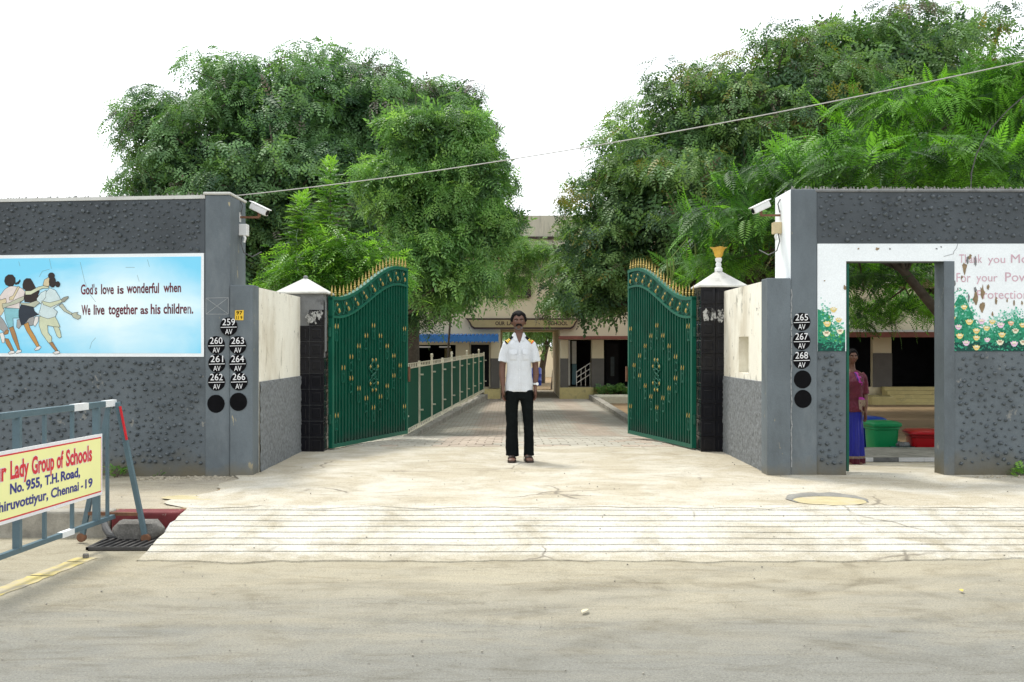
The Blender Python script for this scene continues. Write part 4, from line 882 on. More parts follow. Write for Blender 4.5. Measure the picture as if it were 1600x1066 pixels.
# overhead cable across the street and the loose wire at right
P0 = Vector((-2.86, 10.3, PZ(306, 10.3))); P1 = Vector((PX(1600, 7.6), 7.6, PZ(96, 7.6))); dd = P1-P0
P2 = P0 + dd*1.9; pts = []
for i in range(61):
    t_ = i/60*1.9; p = P0+dd*t_; sag = -.36*(4*(t_/1.9)*(1-t_/1.9)); pts.append((p.x, p.y, p.z + sag + .36*4*(1/1.9)*(1-1/1.9)*t_*1.0))
tag(MB().tube(pts, .0046, 6).build('overhead_cable', m_cable, None, smooth=True), 'long pale cable strung across the sky from the mural pier', 'cable')
pts = [at(1517,292,10.25), at(1518,270,10.2), at(1526,240,10.1), at(1545,205,9.9), at(1575,172,9.6), at(1605,146,9.3), at(1700,60,8.8), at(1900,-80,8.2)]
tag(MB().tube(pts, .006, 6).build('loose_wire', m_dcable, None, smooth=True), 'thin dark curving wire rising from the doorway wall top', 'cable')

# ------------------------------------------------------------------ things behind the wicket
wd = thing('wicket_door', 'green steel door folded inward inside the wall doorway', 'door', (3.41, 10.12, .22))
MB().box(3.397, 3.425, 10.108, 11.05, .25, 2.36).build('leaf', m_gate, wd, bevel=.003)
MB().box(3.4265, 3.44, 10.2, 10.98, .35, .39).box(3.4265,3.44,10.2,10.98,1.25,1.29).box(3.4265,3.44,10.2,10.98,2.2,2.24).build('stiffener', m_gate2, wd)
def wheelie(name, lab, cx, cy, z0, w, h, m_, rot=0.0):
    t_ = thing(name, lab, 'bin', (cx, cy, z0), rot, 'plastic bins behind the doorway'); dpt = w*1.05
    b = MB(); rings = []
    for k, z in ((.74,.05),(.76,.08),(.98,h*.86),(1.06,h*.87),(1.06,h*.91)):
        a, d_ = w*.5*k*.95, dpt*.5*k*.92; rr = []
        for j in range(24):
            q = 2*math.pi*j/24; rr.append((a*math.copysign(abs(math.cos(q))**.35, math.cos(q)), d_*math.copysign(abs(math.sin(q))**.35, math.sin(q)), z))
        rings.append(rr)
    b.loft(rings).build('body', m_, t_, smooth=True, local=True)
    b = MB(); rings = []
    for k, z in ((1.08,h*.912),(1.12,h*.93),(1.10,h*.965),(.9,h*.99),(.55,h)):
        a, d_ = w*.5*k, dpt*.5*k; rings.append([(a*math.copysign(abs(math.cos(2*math.pi*j/24))**.35, math.cos(2*math.pi*j/24)), d_*math.copysign(abs(math.sin(2*math.pi*j/24))**.35, math.sin(2*math.pi*j/24)), z) for j in range(24)])
    b.loft(rings).build('lid', m_, t_, smooth=True, local=True)
    b = MB(); b.tube([(-w*.4, dpt*.5, h*.9),(-w*.4,dpt*.62,h*.93),(w*.4,dpt*.62,h*.93),(w*.4,dpt*.5,h*.9)], .014, 8).build('handle', m_, t_, smooth=True, local=True)
    for s_ in (-1,1):
        b = MB(); b.add([(s_*w*.36+dx, dpt*.36+.07*math.cos(6.283*i/14), .07+.07*math.sin(6.283*i/14)) for dx in (-.02,.02) for i in range(14)], [tuple(range(13,-1,-1)), tuple(range(14,28))]+[(i,(i+1)%14,14+(i+1)%14,14+i) for i in range(14)]); b.build('wheel', m_black, t_, local=True)
zy = zyard(15.9)
wheelie('wheeled_bin', 'green lidded plastic bin seen through the doorway', PX(1377.5,15.95), 15.95, zy, .45, .99, m_bing, .12)
wheelie('wheeled_bin', 'red lidded plastic bin seen through the doorway', PX(1443,15.85), 15.85, zy, .50, .86, m_binr, -.1)
wheelie('wheeled_bin', 'blue plastic bin half hidden behind the woman', PX(1352,16.6), 16.6, zyard(16.6), .50, 1.02, m_binb, .1)
tb = thing('basin', 'small teal basin between the green and red bins', 'basin', (PX(1410,15.75), 15.75, zy))
b = MB(); b.lathe([(.12,0),(.15,.46),(.185,.60),(.195,.605),(.175,.60),(.14,.48),(.02,.47)], 20, WLOC[tb.name]); b.build('bowl', m_teal, tb, smooth=True)
b = MB(); random.seed(6)
for _ in range(14): x, y = random.uniform(-.1,.1), random.uniform(-.1,.1); c = WLOC[tb.name]; b.lathe([(.03,.56),(.045,.60),(.02,.64)], 6, (c[0]+x,c[1]+y,c[2]+random.uniform(0,.03)))
b.build('rubbish', m_cement, tb)
cn = thing('canopy', 'flat concrete canopy roof with black streaked edge inside the yard, extended to shade it', 'canopy', (10.5, 19, -.7))
m_streak = mat('streaked_concrete', (0.5,0.47,0.4), 0.15, 2, 0.9, stains=[((0.03,0.03,0.028),5,0.46,0.58,0.95)], stretch=(2,2,0.3))
MB().box(8.42, 19.5, 13.2, 24.0, 2.91, 3.14).build('roof_slab', m_streak, cn)  # slab extended well past its visible edge to shade the yard
for x, y in ((12.0,14.0),(12.5,23.0),(18.5,14.0),(18.5,23.0)): MB().box(x-.12,x+.12,y-.12,y+.12,-.75,2.909).build('column', m_bcream, cn)

# ------------------------------------------------------------------ driveway fence
fe = thing('driveway_fence', 'green sheet fence with cream posts running along the driveway', 'fence', (-2.0, 30, -.7))
def fpos(k): t_ = k/8; return Vector((-2.378+1.161*t_, 25.5+17.5*t_, -.56+.10*t_))
b = MB()
for k in range(-3, 8):
    a, c = fpos(k), fpos(k+1); b.bar((a.x-.0,a.y,-.735),(c.x-.0,c.y,-.735+.04),.34,.26, up=(0,0,1))
b.build('footing', m_kerb, fe)
for k in range(-3, 9):
    p = fpos(k); tall = (k % 2 == 1); H = 1.68 + (.09 if tall else .02)
    q = MB(); w = .028; q.box(p.x-w,p.x+w,p.y-w,p.y+w,p.z-.05,p.z+H)
    if tall: q.box(p.x-w*1.5,p.x+w*1.5,p.y-w*1.5,p.y+w*1.5,p.z+H,p.z+H+.03).lathe([(.02,H+.03),(.045,H+.06),(.02,H+.09)], 8, p)
    po = q.build('post', m_fcream, fe)
    q = MB()
    for z in (.45, 1.35): q.tube([p+Vector((.0,-.09,z)), p+Vector((.12,-.09,z))], .022, 6)
    q.build('clip', m_fcream, po)
    if k < 8:
        c = fpos(k+1); u = (c-p)
        q = MB(); q.bar(p+Vector((-.02,0,.82)), c+Vector((-.02,0,.82)), .012, 1.44); q.build('panel', m_fgreen, fe)
        q = MB()
        for z in (1.66, 1.55, .10, .0): q.bar(p+Vector((0,0,z)), c+Vector((0,0,z)), .026, .020)
        for i in range(1, 8):
            for z in (1.605, .05): e = p+u*(i/8); q.bar(e+Vector((0,0,z-.05)), e+Vector((0,0,z+.05)), .020, .020, up=(0,1,0))
        stuff(q.build('ladder_rail', m_fcream, fe))

# ------------------------------------------------------------------ school building
BY = 44.0; bx = lambda px: PX(px, BY); bz = lambda py: PZ(py, BY)
sb_ = thing('school_building', 'cream two-storey school building with passage and painted name board', 'building', (0, BY, -.85))
G0 = -1.0
opens = [(bx(782), bx(875), G0-1, bz(515)), (bx(638), bx(712), bz(570), bz(539)), (bx(733.5), bx(766), G0-.0, bz(537)), (bx(888), bx(924), bz(605), bz(531)), (bx(943), bx(1040), bz(605), bz(531)),
         (bx(803), bx(824), bz(462), bz(432)), (bx(768), bx(786), bz(463), bz(446)), (bx(905), bx(930), bz(462), bz(425)), (bx(640), bx(665), bz(462), bz(425))]
MB().holes(-13, 13, G0-.2, bz(338), BY, BY+.3, opens).build('front_wall', m_bcream, sb_)
MB().holes(-13, 13, G0-.2, bz(338), BY+8, BY+8.3, [(bx(782), bx(875)+.4, G0-1, bz(515))]).build('back_wall', m_bcream, sb_)
for s_, x in ((-1, bx(782)), (1, bx(875))): MB().box(*( (x-.2, x) if s_ < 0 else (x, x+.2)), BY+.301, BY+7.99, G0-.2, bz(515)).build('passage_wall', m_bcream, sb_)
MB().box(-13, 13, BY+.301, BY+7.99, bz(515)+.002, bz(515)+.3).build('floor_slab', m_bcream, sb_)
MB().box(-13, 13, BY+.302, BY+7.99, bz(338)-.4, bz(338)-.15).build('roof_slab', m_cement, sb_)
MB().box(-13.2, 13.2, BY-.35, BY-.003, bz(403), bz(399)).build('sunshade', m_brown, sb_)
MB().box(-13.2, 13.2, BY-.12, BY-.003, bz(374), bz(370)).build('cornice', m_brown, sb_)
MB().box(-13, 13, BY-.05, BY-.003, bz(370)+.002, bz(337)).build('parapet', m_btop, sb_)
MB().box(bx(712), bx(900), BY-.05, BY-.003, bz(399)+.002, bz(374)-.002).build('frieze', m_btop, sb_)
for i, h in enumerate(opens[5:]):
    w = MB().box(h[0]-.06,h[1]+.06,BY-.08,BY-.003,h[2]-.12,h[2]-.02).box(h[0]-.06,h[0],BY-.08,BY-.003,h[2],h[3]).box(h[1],h[1]+.06,BY-.08,BY-.003,h[2],h[3]).build('window', m_brown, sb_)
    for sx_ in (0, 1):
        mid = (h[0]+h[1])/2; a, c = (h[0], mid-.02) if sx_ == 0 else (mid+.02, h[1])
        q = MB().box(a, c, BY+.10, BY+.12, h[2], h[3]); q.build('pane', m_glass, w)
for x in (bx(799), bx(828)): MB().box(x-.05, x+.05, BY-.1, BY-.003, bz(464), bz(404)).build('pilaster_strip', m_brown, sb_)
# name board with curled end
pts = [(727,497.5),(906,497.5),(903,500),(899,506),(897,511),(892,514.5),(741,514.5),(736,511),(733,505),(731,501)]
MB().prism([(bx(a), bz(c)) for a, c in pts], BY-.16, BY-.004).build('name_board_frame', m_brown, sb_)
pts = [(732,500.2),(901,500.2),(897.5,504),(895.5,509),(891,511.6),(742,511.6),(738,509),(735.5,504)]
MB().flat([(bx(a), bz(c)) for a, c in pts], BY-.163).build('name_board', mat('tan_board', (0.42,0.34,0.17), 0.1, 4, 0.7), sb_)
b = MB(); fn = lambda x, z: (x, BY-.167, z)
for body, p0, p1 in (('OUR', 774, 789), ('LADY', 792, 813), ('SCHOOL', 856, 887)): text(b, body, bx(p0), bx(p1), bz(508.3), 5.6/35.34, fn, 0, .03)
b.build('board_lettering', m_brown, sb_)
# left ground floor: counter, awning, door
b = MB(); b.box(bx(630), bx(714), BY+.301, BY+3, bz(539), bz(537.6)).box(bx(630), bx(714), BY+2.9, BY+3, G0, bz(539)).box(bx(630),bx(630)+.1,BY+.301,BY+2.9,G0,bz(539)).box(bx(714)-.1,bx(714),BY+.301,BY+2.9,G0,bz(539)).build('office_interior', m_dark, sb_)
for p0, p1 in ((640,672),(686,704)): MB().box(bx(p0), bx(p1), BY+.1, BY+.14, bz(543.5), bz(541)).build('counter_louvre', m_wpaint, sb_)
MB().box(bx(690), bx(702), BY+2.0, BY+2.05, bz(562), bz(545)).build('notice_board', m_plinth, sb_)
MB().box(bx(736), bx(764), BY+.12, BY+.17, bz(604), bz(539)).build('door', m_dark, sb_)
q = MB()
for p0, p1, q0, q1 in ((734,765.5,538.2,537),(734,765.5,607,605.5),(734,735.2,607,537),(764.3,765.5,607,537)): q.box(bx(p0), bx(p1), BY-.06, BY-.003, bz(q0), bz(q1))
q.build('door_frame', m_fcream, sb_)
aw = MB(); xa, xb = bx(634), bx(779.5); nw = 24; ww = (xb-xa)/nw
for i in range(nw): 
    q = MB(); rr = []
    for y_, z_ in ((BY-.01, bz(523.5)), (BY-1.1, bz(526.0)), (BY-1.12, bz(536))):
        rr.append([(xa+ww*(i+f_), y_, z_+dz) for f_, dz in ((0.0,0),(.12,.05),(.75,.06),(.88,.0),(1.0,0))])
    vs_ = [p for r_ in rr for p in r_]; q.add(vs_, [(k*5+j, k*5+j+1, k*5+6+j, k*5+5+j) for k in range(2) for j in range(4)]); q.build('awning_sheet', m_blue, sb_)
for s_, x0, x1 in ((-1, bx(767), bx(780.5)), (1, bx(875.5), bx(887))):
    MB().box(x0, x1, BY-.34, BY-.003, bz(560), bz(531 if s_ > 0 else 527)).build('entrance_pillar', m_bcream, sb_)
    MB().box(x0-.01, x1+.01, BY-.35, BY-.003, bz(606), bz(560)-.001).build('pillar_dado', m_dado, sb_)
MB().box(bx(757), bx(781.5), BY-.45, BY-.004, G0-.2, bz(607.5)).build('plinth', m_plinth, sb_)
MB().box(bx(874), bx(926), BY-.45, BY-.004, G0-.2, bz(605.2)).build('plinth', m_plinth, sb_)
MB().box(bx(924), bx(942.5), BY-.3, BY-.004, bz(560), bz(531)).build('entrance_pillar', m_bcream, sb_)
MB().box(bx(924)-.01, bx(942.5)+.01, BY-.31, BY-.004, bz(605), bz(560)-.001).build('pillar_dado', m_dado, sb_)
MB().box(bx(926.5), bx(1060), BY-.2, BY-.004, G0-.2, bz(605.2)).build('plinth', m_plinth, sb_)
MB().box(bx(872.5), bx(1060), BY-.9, BY-.003, bz(530.5), bz(525.5)).build('porch_slab', m_redbrown, sb_)
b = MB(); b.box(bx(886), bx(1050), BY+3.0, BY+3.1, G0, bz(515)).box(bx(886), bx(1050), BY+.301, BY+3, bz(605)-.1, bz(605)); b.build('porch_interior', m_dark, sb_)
MB().box(bx(887.5), bx(891.5), BY+.31, BY+.36, bz(603), bz(532)).build('white_shutter', m_wpaint, sb_)
MB().box(bx(896), bx(903), BY+.8, BY+1.2, bz(602), bz(570)).build('blue_locker', mat('pale_blue_steel', (0.2,0.38,0.48), .1, 3, .5), sb_)
MB().box(bx(895), bx(902), BY+.6, BY+.9, bz(569), bz(533)).build('grey_board', m_wtape, sb_)
q = MB()
for dz in (0, .25, .5): q.bar((bx(901), BY+.5, bz(600)+dz), (bx(924), BY+.5, bz(585)+dz), .04, .04)
for k in range(4): x = bx(902)+k*.2; q.bar((x, BY+.5, bz(605)), (x, BY+.5, bz(592)+.3+k*.12), .03, .03, up=(0,1,0))
q.build('stair_rail', m_steel, sb_)
MB().box(bx(948), bx(968), BY+.32, BY+.36, bz(603), bz(537)).build('porch_door', m_dark, sb_); MB().box(bx(955), bx(961), BY+.30, BY+.315, bz(588), bz(558)).build('door_pane', m_glass, sb_)
pw = thing('planter_wall', 'low rounded cream planter wall beside the passage', 'planter', (5.0, 43, -.9))
MB().box(bx(923), bx(1080), 42.75, 43.05, G0-.2, PZ(616.5,43)).build('wall', m_fcream, pw, bevel=.1)
MB().box(bx(925), bx(1080), 43.06, 43.7, G0-.2, PZ(618,43)).build('soil', m_yard, pw)
# right-hand block seen through the doorway
RY = 43.2; rx = lambda px: PX(px, RY); rzz = lambda py: PZ(py, RY)
rb = thing('veranda_block', 'shaded school veranda with steps seen through the doorway', 'building', (17, RY, -1.0))
MB().holes(13.3, 30, -1.2, 7.0, RY, RY+.3, [(rx(1393), 19.8, rzz(605), rzz(527)), (13.6, rx(1364), rzz(605), rzz(527))]).build('front_wall', m_bcream, rb)
MB().box(rx(1363.5), rx(1393.5), RY-.04, RY-.002, rzz(605), rzz(552)).build('pillar_dado', m_dado, rb)
MB().box(13.3, 30, RY-2.4, RY-2.1, PZ(527,RY-2.4), PZ(519,RY-2.4)).build('beam', m_redbrown, rb); MB().box(13.3, 30, RY-2.09, RY-.004, PZ(522,RY-2.4), PZ(519,RY-2.4)).build('added_porch_roof', m_cement, rb)  # porch roof added and beam brought forward to darken the veranda
MB().box(13.3, 30, RY-2.5, RY-2.2, PZ(518.8,RY-2.4), PZ(515.5,RY-2.4)).build('gutter', m_wtape, rb)
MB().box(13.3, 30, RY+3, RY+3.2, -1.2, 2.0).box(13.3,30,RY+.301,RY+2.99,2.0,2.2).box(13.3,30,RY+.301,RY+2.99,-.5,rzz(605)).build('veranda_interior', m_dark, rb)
for i in range(5): MB().box(rx(1377), 23, RY-.05-(5-i)*.32, RY-.05-(4-i)*.32 - .002, -1.2, rzz(632)+.155*(i+1)*1.0).build('step', m_plinth, rb, bevel=.01)
MB().box(rx(1340), rx(1376.5), RY-1.7, RY-.06, -1.2, rzz(617)).build('step_cheek', m_plinth, rb, bevel=.02)
# yard beyond the passage
structure(MB().box(-40, 45, 78, 78.3, -1.2, 1.2).build('boundary_wall', m_bcream))
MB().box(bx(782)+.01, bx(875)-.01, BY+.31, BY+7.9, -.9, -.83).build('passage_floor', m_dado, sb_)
bd = thing('blue_drum', 'blue drum beside a tree beyond the passage', 'drum', (PX(838,62), 62, -.97))
b = MB(); c = WLOC[bd.name]; b.lathe([(.30,0),(.32,.05),(.32,.3),(.34,.33),(.32,.36),(.32,.7),(.34,.73),(.32,.76),(.32,1.05),(.28,1.1)], 18, c); b.build('body', m_binb, bd, smooth=True); MB().lathe([(.27,1.1),(.27,1.13),(.1,1.14)], 18, c).build('lid', m_binb, bd, smooth=True)

# ------------------------------------------------------------------ trees
def template(n, leaf_l, leaf_w, droop, ang=58, taper=True, side_droop=0.12, terminal=True):
    """pinnate frond of length 1 along +x: leaflets are rhombic quads, returns verts, quads"""
    v, f = [], []
    for i in range(n):
        t = (i+0.6)/n; x = t*0.92; z = -droop*x*x
        k = (math.sin(math.pi*min(1, 0.18+0.80*t))**0.6) if taper else 1.0
        for s in (-1, 1):
            a = R(ang)*(1-0.35*t); L = leaf_l*k; w = leaf_w*(0.7+.3*k)
            dx, dy = math.cos(a)*L, math.sin(a)*L*s
            o = len(v); px, py = -math.sin(a)*s*w/2, math.cos(a)*w/2
            v += [(x, 0, z), (x+dx*.5+px, dy*.5+py, z-side_droop*L*.3), (x+dx, dy, z-side_droop*L), (x+dx*.5-px, dy*.5-py, z-side_droop*L*.3)]
            f.append((o, o+1, o+2, o+3))
    if terminal:
        o = len(v); v += [(.9,0,-droop*.81),(1.0,leaf_w*.5,-droop*.97),(1.0+leaf_l*.45,0,-droop*1.12),(1.0,-leaf_w*.5,-droop*.97)]; f.append((o,o+1,o+2,o+3))
    return np.array(v, float), np.array(f, int)
def norm(a): return a/np.maximum(1e-9, np.linalg.norm(a, axis=-1, keepdims=True))
def leaf_object(name, P, D, U, S_, T, mats, mi, parent, off):
    tv, tf = T; N = len(P); k = len(tv); D = norm(D)
    Z = norm(U - (U*D).sum(1, keepdims=True)*D); Y = np.cross(Z, D)
    V = P[:,None,:] + S_[:,None,None]*(tv[None,:,0:1]*D[:,None,:] + tv[None,:,1:2]*Y[:,None,:] + tv[None,:,2:3]*Z[:,None,:])
    V = V.reshape(-1, 3) - np.array(off); Fq = (tf[None]+(np.arange(N)*k)[:,None,None]).reshape(-1, 4)
    me = bpy.data.meshes.new(name); me.vertices.add(len(V)); me.vertices.foreach_set('co', V.astype(np.float32).ravel())
    me.loops.add(Fq.size); me.loops.foreach_set('vertex_index', Fq.astype(np.int32).ravel())
    me.polygons.add(len(Fq)); me.polygons.foreach_set('loop_start', np.arange(0, Fq.size, 4, dtype=np.int32))
    for m in mats: me.materials.append(m)
    me.polygons.foreach_set('material_index', np.repeat(mi, len(tf)).astype(np.int32)); me.update(calc_edges=True)
    o = inst(me, name, parent); WLOC[o.name] = off; return o
def crown_points(blobs, n, rng, shell=(0.55, 1.0), up=0.0):
    w = np.array([b[3]*b[4]+b[4]*b[5]+b[3]*b[5] for b in blobs]); w = w/w.sum(); ids = rng.choice(len(blobs), n, p=w)
    B = np.array(blobs)[ids]; d = norm(rng.normal(size=(n,3)) + np.array([0,0,up])); r = (shell[0]**3 + (shell[1]**3-shell[0]**3)*rng.random(n))**(1/3)
    r = r*(1+.10*rng.normal(size=n)); P = B[:,:3] + d*r[:,None]*B[:,3:6]; nrm = norm(d/B[:,3:6]); return P, nrm
def tree(name, label, base, trunk, blobs, nclump, per, fs, T, mats, probs, rc, seed, mode='ball', group=None, shell=(.5,1.0), limbs=None, zmin=-9, bark=None, twigs=120, keep=None, rk=1.0, fill=0):
    rng = np.random.default_rng(seed); t_ = thing(name, label, 'tree', base, group=group); off = WLOC[t_.name]
    C, Nn = crown_points(blobs, nclump, rng, shell, .25)
    ok = C[:,2] > zmin
    if keep is not None: ok &= np.array([keep(c) for c in C])
    C, Nn = C[ok], Nn[ok]; n = len(C)
    # clump tint: new growth vs old leaves by clump, plus single fronds
    cm = rng.choice(len(mats), n, p=probs); ids = np.repeat(np.arange(n), per); M_ = len(ids)
    jit = rng.normal(size=(M_,3))*rc
    if mode == 'flat': jit[:,2] *= .28
    P = C[ids] + jit; rnd = norm(rng.normal(size=(M_,3)))
    if mode in ('puff', 'tier'):      # each clump is a little dome: fronds stand on its upper side, a few hang below
        d = norm(rng.normal(size=(M_,3)) + np.array([0,0,.55]) + Nn[ids]*.5); fl = .60 if mode == 'puff' else .22
        cs = rc*rng.uniform(.6, 1.3, n)[ids][:,None]; P = C[ids] + d*cs*np.array([1,1,fl])*rng.uniform(.72,1.0,M_)[:,None]
        dn = norm(d/np.array([1,1,fl])); hz = norm(d*np.array([1,1,0]) + rnd*np.array([.5,.5,0]) + Nn[ids]*np.array([.4,.4,0])); tg = norm(hz - (hz*dn).sum(1,keepdims=True)*dn)
    if mode == 'flat':
        D = rnd*np.array([1,1,.18]) + Nn[ids]*np.array([.7,.7,.15]) + np.array([0,0,.10]); U = np.array([0,0,1.0]) + rnd*.28
    elif mode == 'droop':
        D = rnd*np.array([1,1,.3]) + Nn[ids]*np.array([.5,.5,.1]) + np.array([0,0,-.15]); U = np.array([0,0,1.0]) + rnd[:,[1,2,0]]*.5
    elif mode == 'puff':
        D = tg + rnd*.28 + dn*.12; U = dn + np.array([0,0,.25]) + rnd[:,[1,2,0]]*.25
    elif mode == 'tier':
        D = tg + rnd*.14 + np.array([0,0,.06]); U = dn*.8 + np.array([0,-.25,.4]) + Nn[ids]*.25 + rnd[:,[1,2,0]]*.22
    elif mode == 'spray':
        D = rnd*np.array([1,1,.35]) + Nn[ids]*np.array([.75,.75,.35]) + np.array([0,0,-.05]); U = np.array([0,0,1.0]) + Nn[ids]*.45 + rnd[:,[1,2,0]]*.45
    elif mode == 'up':
        D = rnd + np.array([0,0,.5]); U = Nn[ids] + rnd[:,[1,2,0]]*.5
    else:
        D = rnd*.9 + Nn[ids]*.55 + np.array([0,0,.05]); U = np.array([0,0,.9]) + Nn[ids]*.6 + rnd[:,[1,2,0]]*.45
    mi = np.where(rng.random(M_) < .72, cm[ids], rng.choice(len(mats), M_, p=probs)); sc = fs*rng.uniform(.65, 1.2, M_)
    if mode == 'puff' and fill:      # inner fill leaves: darker colours paint shaded gaps in the crown, block sky
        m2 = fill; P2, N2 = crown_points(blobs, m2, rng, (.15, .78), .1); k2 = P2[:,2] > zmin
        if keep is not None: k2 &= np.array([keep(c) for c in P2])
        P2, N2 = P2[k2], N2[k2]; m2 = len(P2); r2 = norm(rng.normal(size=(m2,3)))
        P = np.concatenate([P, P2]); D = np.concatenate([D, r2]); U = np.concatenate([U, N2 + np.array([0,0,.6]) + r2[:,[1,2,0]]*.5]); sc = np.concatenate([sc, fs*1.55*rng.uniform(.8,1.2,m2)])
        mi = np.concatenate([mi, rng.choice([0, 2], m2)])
    leaf_object('crown', P, D, U, sc, T, mats, mi, t_, off)
    b = MB(); b.tube(trunk, [rk*x for x in (limbs or [.28,.24,.2,.17])][:len(trunk)] if len(trunk) <= 4 else list(np.linspace(rk*.28, rk*.12, len(trunk))), 10)
    top = Vector(trunk[-1]); nb = len(blobs); r0 = (limbs or [.28,.24,.2,.17])[-1]*rk; mids = []
    for i, bl in enumerate(blobs):
        c = Vector(bl[:3]); s0 = Vector(trunk[-1-(i % 2)]); m1 = s0.lerp(c, .5) + Vector((rng.normal()*.2, rng.normal()*.2, rng.normal()*.12+.1*(c-s0).length)); 
        b.tube([s0, s0.lerp(m1,.5)+Vector((0,0,.05)), m1, c], [r0*.75, r0*.6, r0*.45, r0*.25], 7); mids.append((c, i)); mids.append((m1, i))
    b.build('trunk', bark or m_bark, t_, smooth=True)
    b = MB()
    for k in rng.choice(n, min(twigs, n), replace=False):
        q = Vector(C[k]); s0 = min(mids, key=lambda a: (a[0]-q).length)[0]; m1 = s0.lerp(q, .55) + Vector(rng.normal(size=3)*.12)
        b.tube([s0, m1, q], [r0*.16, r0*.10, r0*.04], 5)
    if len(b.v): stuff(b.build('branches', m_twig if bark is None else bark, t_, smooth=True))
    return t_
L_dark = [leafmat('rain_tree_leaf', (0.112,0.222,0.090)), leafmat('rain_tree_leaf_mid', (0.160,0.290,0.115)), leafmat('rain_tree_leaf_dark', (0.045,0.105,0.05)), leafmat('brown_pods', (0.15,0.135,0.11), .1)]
L_right = [leafmat('acacia_leaf', (0.125,0.230,0.082)), leafmat('acacia_leaf_light', (0.185,0.30,0.10)), leafmat('acacia_leaf_dark', (0.05,0.108,0.048)), leafmat('yellowing_leaf', (0.20,0.19,0.04)), leafmat('brown_pods_right', (0.11,0.09,0.06), .1)]
L_gul = [leafmat('flame_tree_leaf', (0.062,0.165,0.024), .4), leafmat('flame_tree_leaf_new', (0.140,0.330,0.036), .45), leafmat('flame_tree_leaf_old', (0.028,0.088,0.016), .35)]
L_neem = [leafmat('neem_leaf', (0.165,0.32,0.10), .42, .4), leafmat('neem_leaf_new', (0.27,0.45,0.14), .48, .4), leafmat('neem_leaf_dark', (0.075,0.16,0.055), .38, .4)]
L_shrub = [leafmat('shrub_leaf', (0.10,0.24,0.035), .4, .4), leafmat('shrub_leaf_new', (0.20,0.39,0.06), .45, .4), leafmat('shrub_leaf_old', (0.05,0.13,0.025), .35, .4)]
T_fine = template(5, .26, .125, .34, 62)
T_gul = template(10, .27, .072, .30, 68)
T_neem = template(5, .30, .095, .45, 56)
T_broad = template(4, .5, .17, .25, 50)
def PB(px, py, Y, rpx, rpy, ry):      # blob from its place and half-size in the photograph, at depth Y
    c = at(px, py, Y); return (c.x, c.y, c.z, rpx*Y/F, ry, rpy*Y/F)
# big dome left
Y = 33.0
tree('rain_tree', 'huge dome-shaped dark green tree behind the mural wall', (PX(470,Y), Y, zyard(Y)), [(PX(470,Y),Y,-.9),(PX(468,Y),Y,.8),(PX(474,Y),Y,2.2)],
     [PB(335,255,Y,115,125,3.0), PB(450,192,Y,122,94,3.4), PB(560,195,Y+1,120,90,3.0), PB(262,235,Y+1,55,85,2.0), PB(430,310,Y-2,140,100,2.6), PB(292,330,Y,90,92,2.4), PB(540,320,Y-1,115,110,2.8), PB(380,420,Y-1,140,80,2.4), PB(385,142,Y,58,38,2.0), PB(620,260,Y+1,90,90,2.6)],
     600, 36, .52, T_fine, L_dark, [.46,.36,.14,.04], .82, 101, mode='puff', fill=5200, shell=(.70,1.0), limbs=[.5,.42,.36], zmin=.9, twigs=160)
Y = 35.5
tree('rain_tree', 'hazy green crown rising just behind the feathery neem tree', (PX(640,Y), Y, zyard(Y)), [(PX(640,Y),Y,-.9),(PX(642,Y),Y,1.5),(PX(645,Y),Y,3.2)],
     [PB(640,190,Y,75,60,2.2), PB(710,215,Y,55,72,2.0), PB(742,290,Y,40,75,1.6)], 150, 40, .50, T_fine, L_dark, [.36,.40,.14,.10], .78, 102, mode='puff', fill=1400, limbs=[.36,.3,.25], twigs=60)
# neem
Y = 24.0
tree('neem_tree', 'light green feathery neem tree overhanging the green fence', (-3.35, Y, -.68), [(-3.35,Y,-.75),(-3.3,Y,.8),(-3.0,Y,2.0),(-2.55,Y,2.9)],
     [PB(640,215,Y,48,44,.75), PB(705,220,Y,52,50,.8), PB(745,285,Y,46,46,.8), PB(620,300,Y,55,52,.85), PB(690,315,Y,66,68,1.0), PB(752,365,Y,46,44,.7), PB(655,400,Y-.5,55,45,.8), PB(735,432,Y-.5,48,30,.6), PB(785,350,Y,20,24,.5), PB(690,470,Y,36,20,.4)],
     300, 30, .38, T_neem, L_neem, [.46,.38,.16], .34, 103, mode='puff', fill=2400, shell=(.55,1.0), limbs=[.14,.12,.10,.08], twigs=200)
Y = 25.5
tree('mango_tree', 'small dark tree with drooping leaves beside the blue awning', (-3.9, Y, -.69), [(-3.9,Y,-.75),(-3.8,Y,.6),(-3.5,Y,1.6)],
     [PB(655,478,Y,34,32,.7), PB(610,470,Y,40,45,.7), PB(690,440,Y+1,40,36,.7)], 230, 9, .40, T_neem, [L_dark[0], L_dark[2]], [.4,.6], .16, 104, mode='droop', limbs=[.12,.10,.09], twigs=60)
Y = 36.0
tree('young_tree', 'small bright green tree in front of the school parapet', (-2.35, Y, zyard(Y)), [(-2.35,Y,-.85),(-2.3,Y,1.5),(-2.2,Y,2.9),(-1.6,Y,3.9)],
     [PB(822,392,Y,34,20,.8), PB(850,398,Y,24,18,.7), PB(812,428,Y,24,22,.6), PB(790,450,Y,30,24,.6)], 170, 10, .40, T_neem, L_neem, [.4,.45,.15], .14, 105, mode='droop', limbs=[.045,.04,.035,.03], twigs=60)
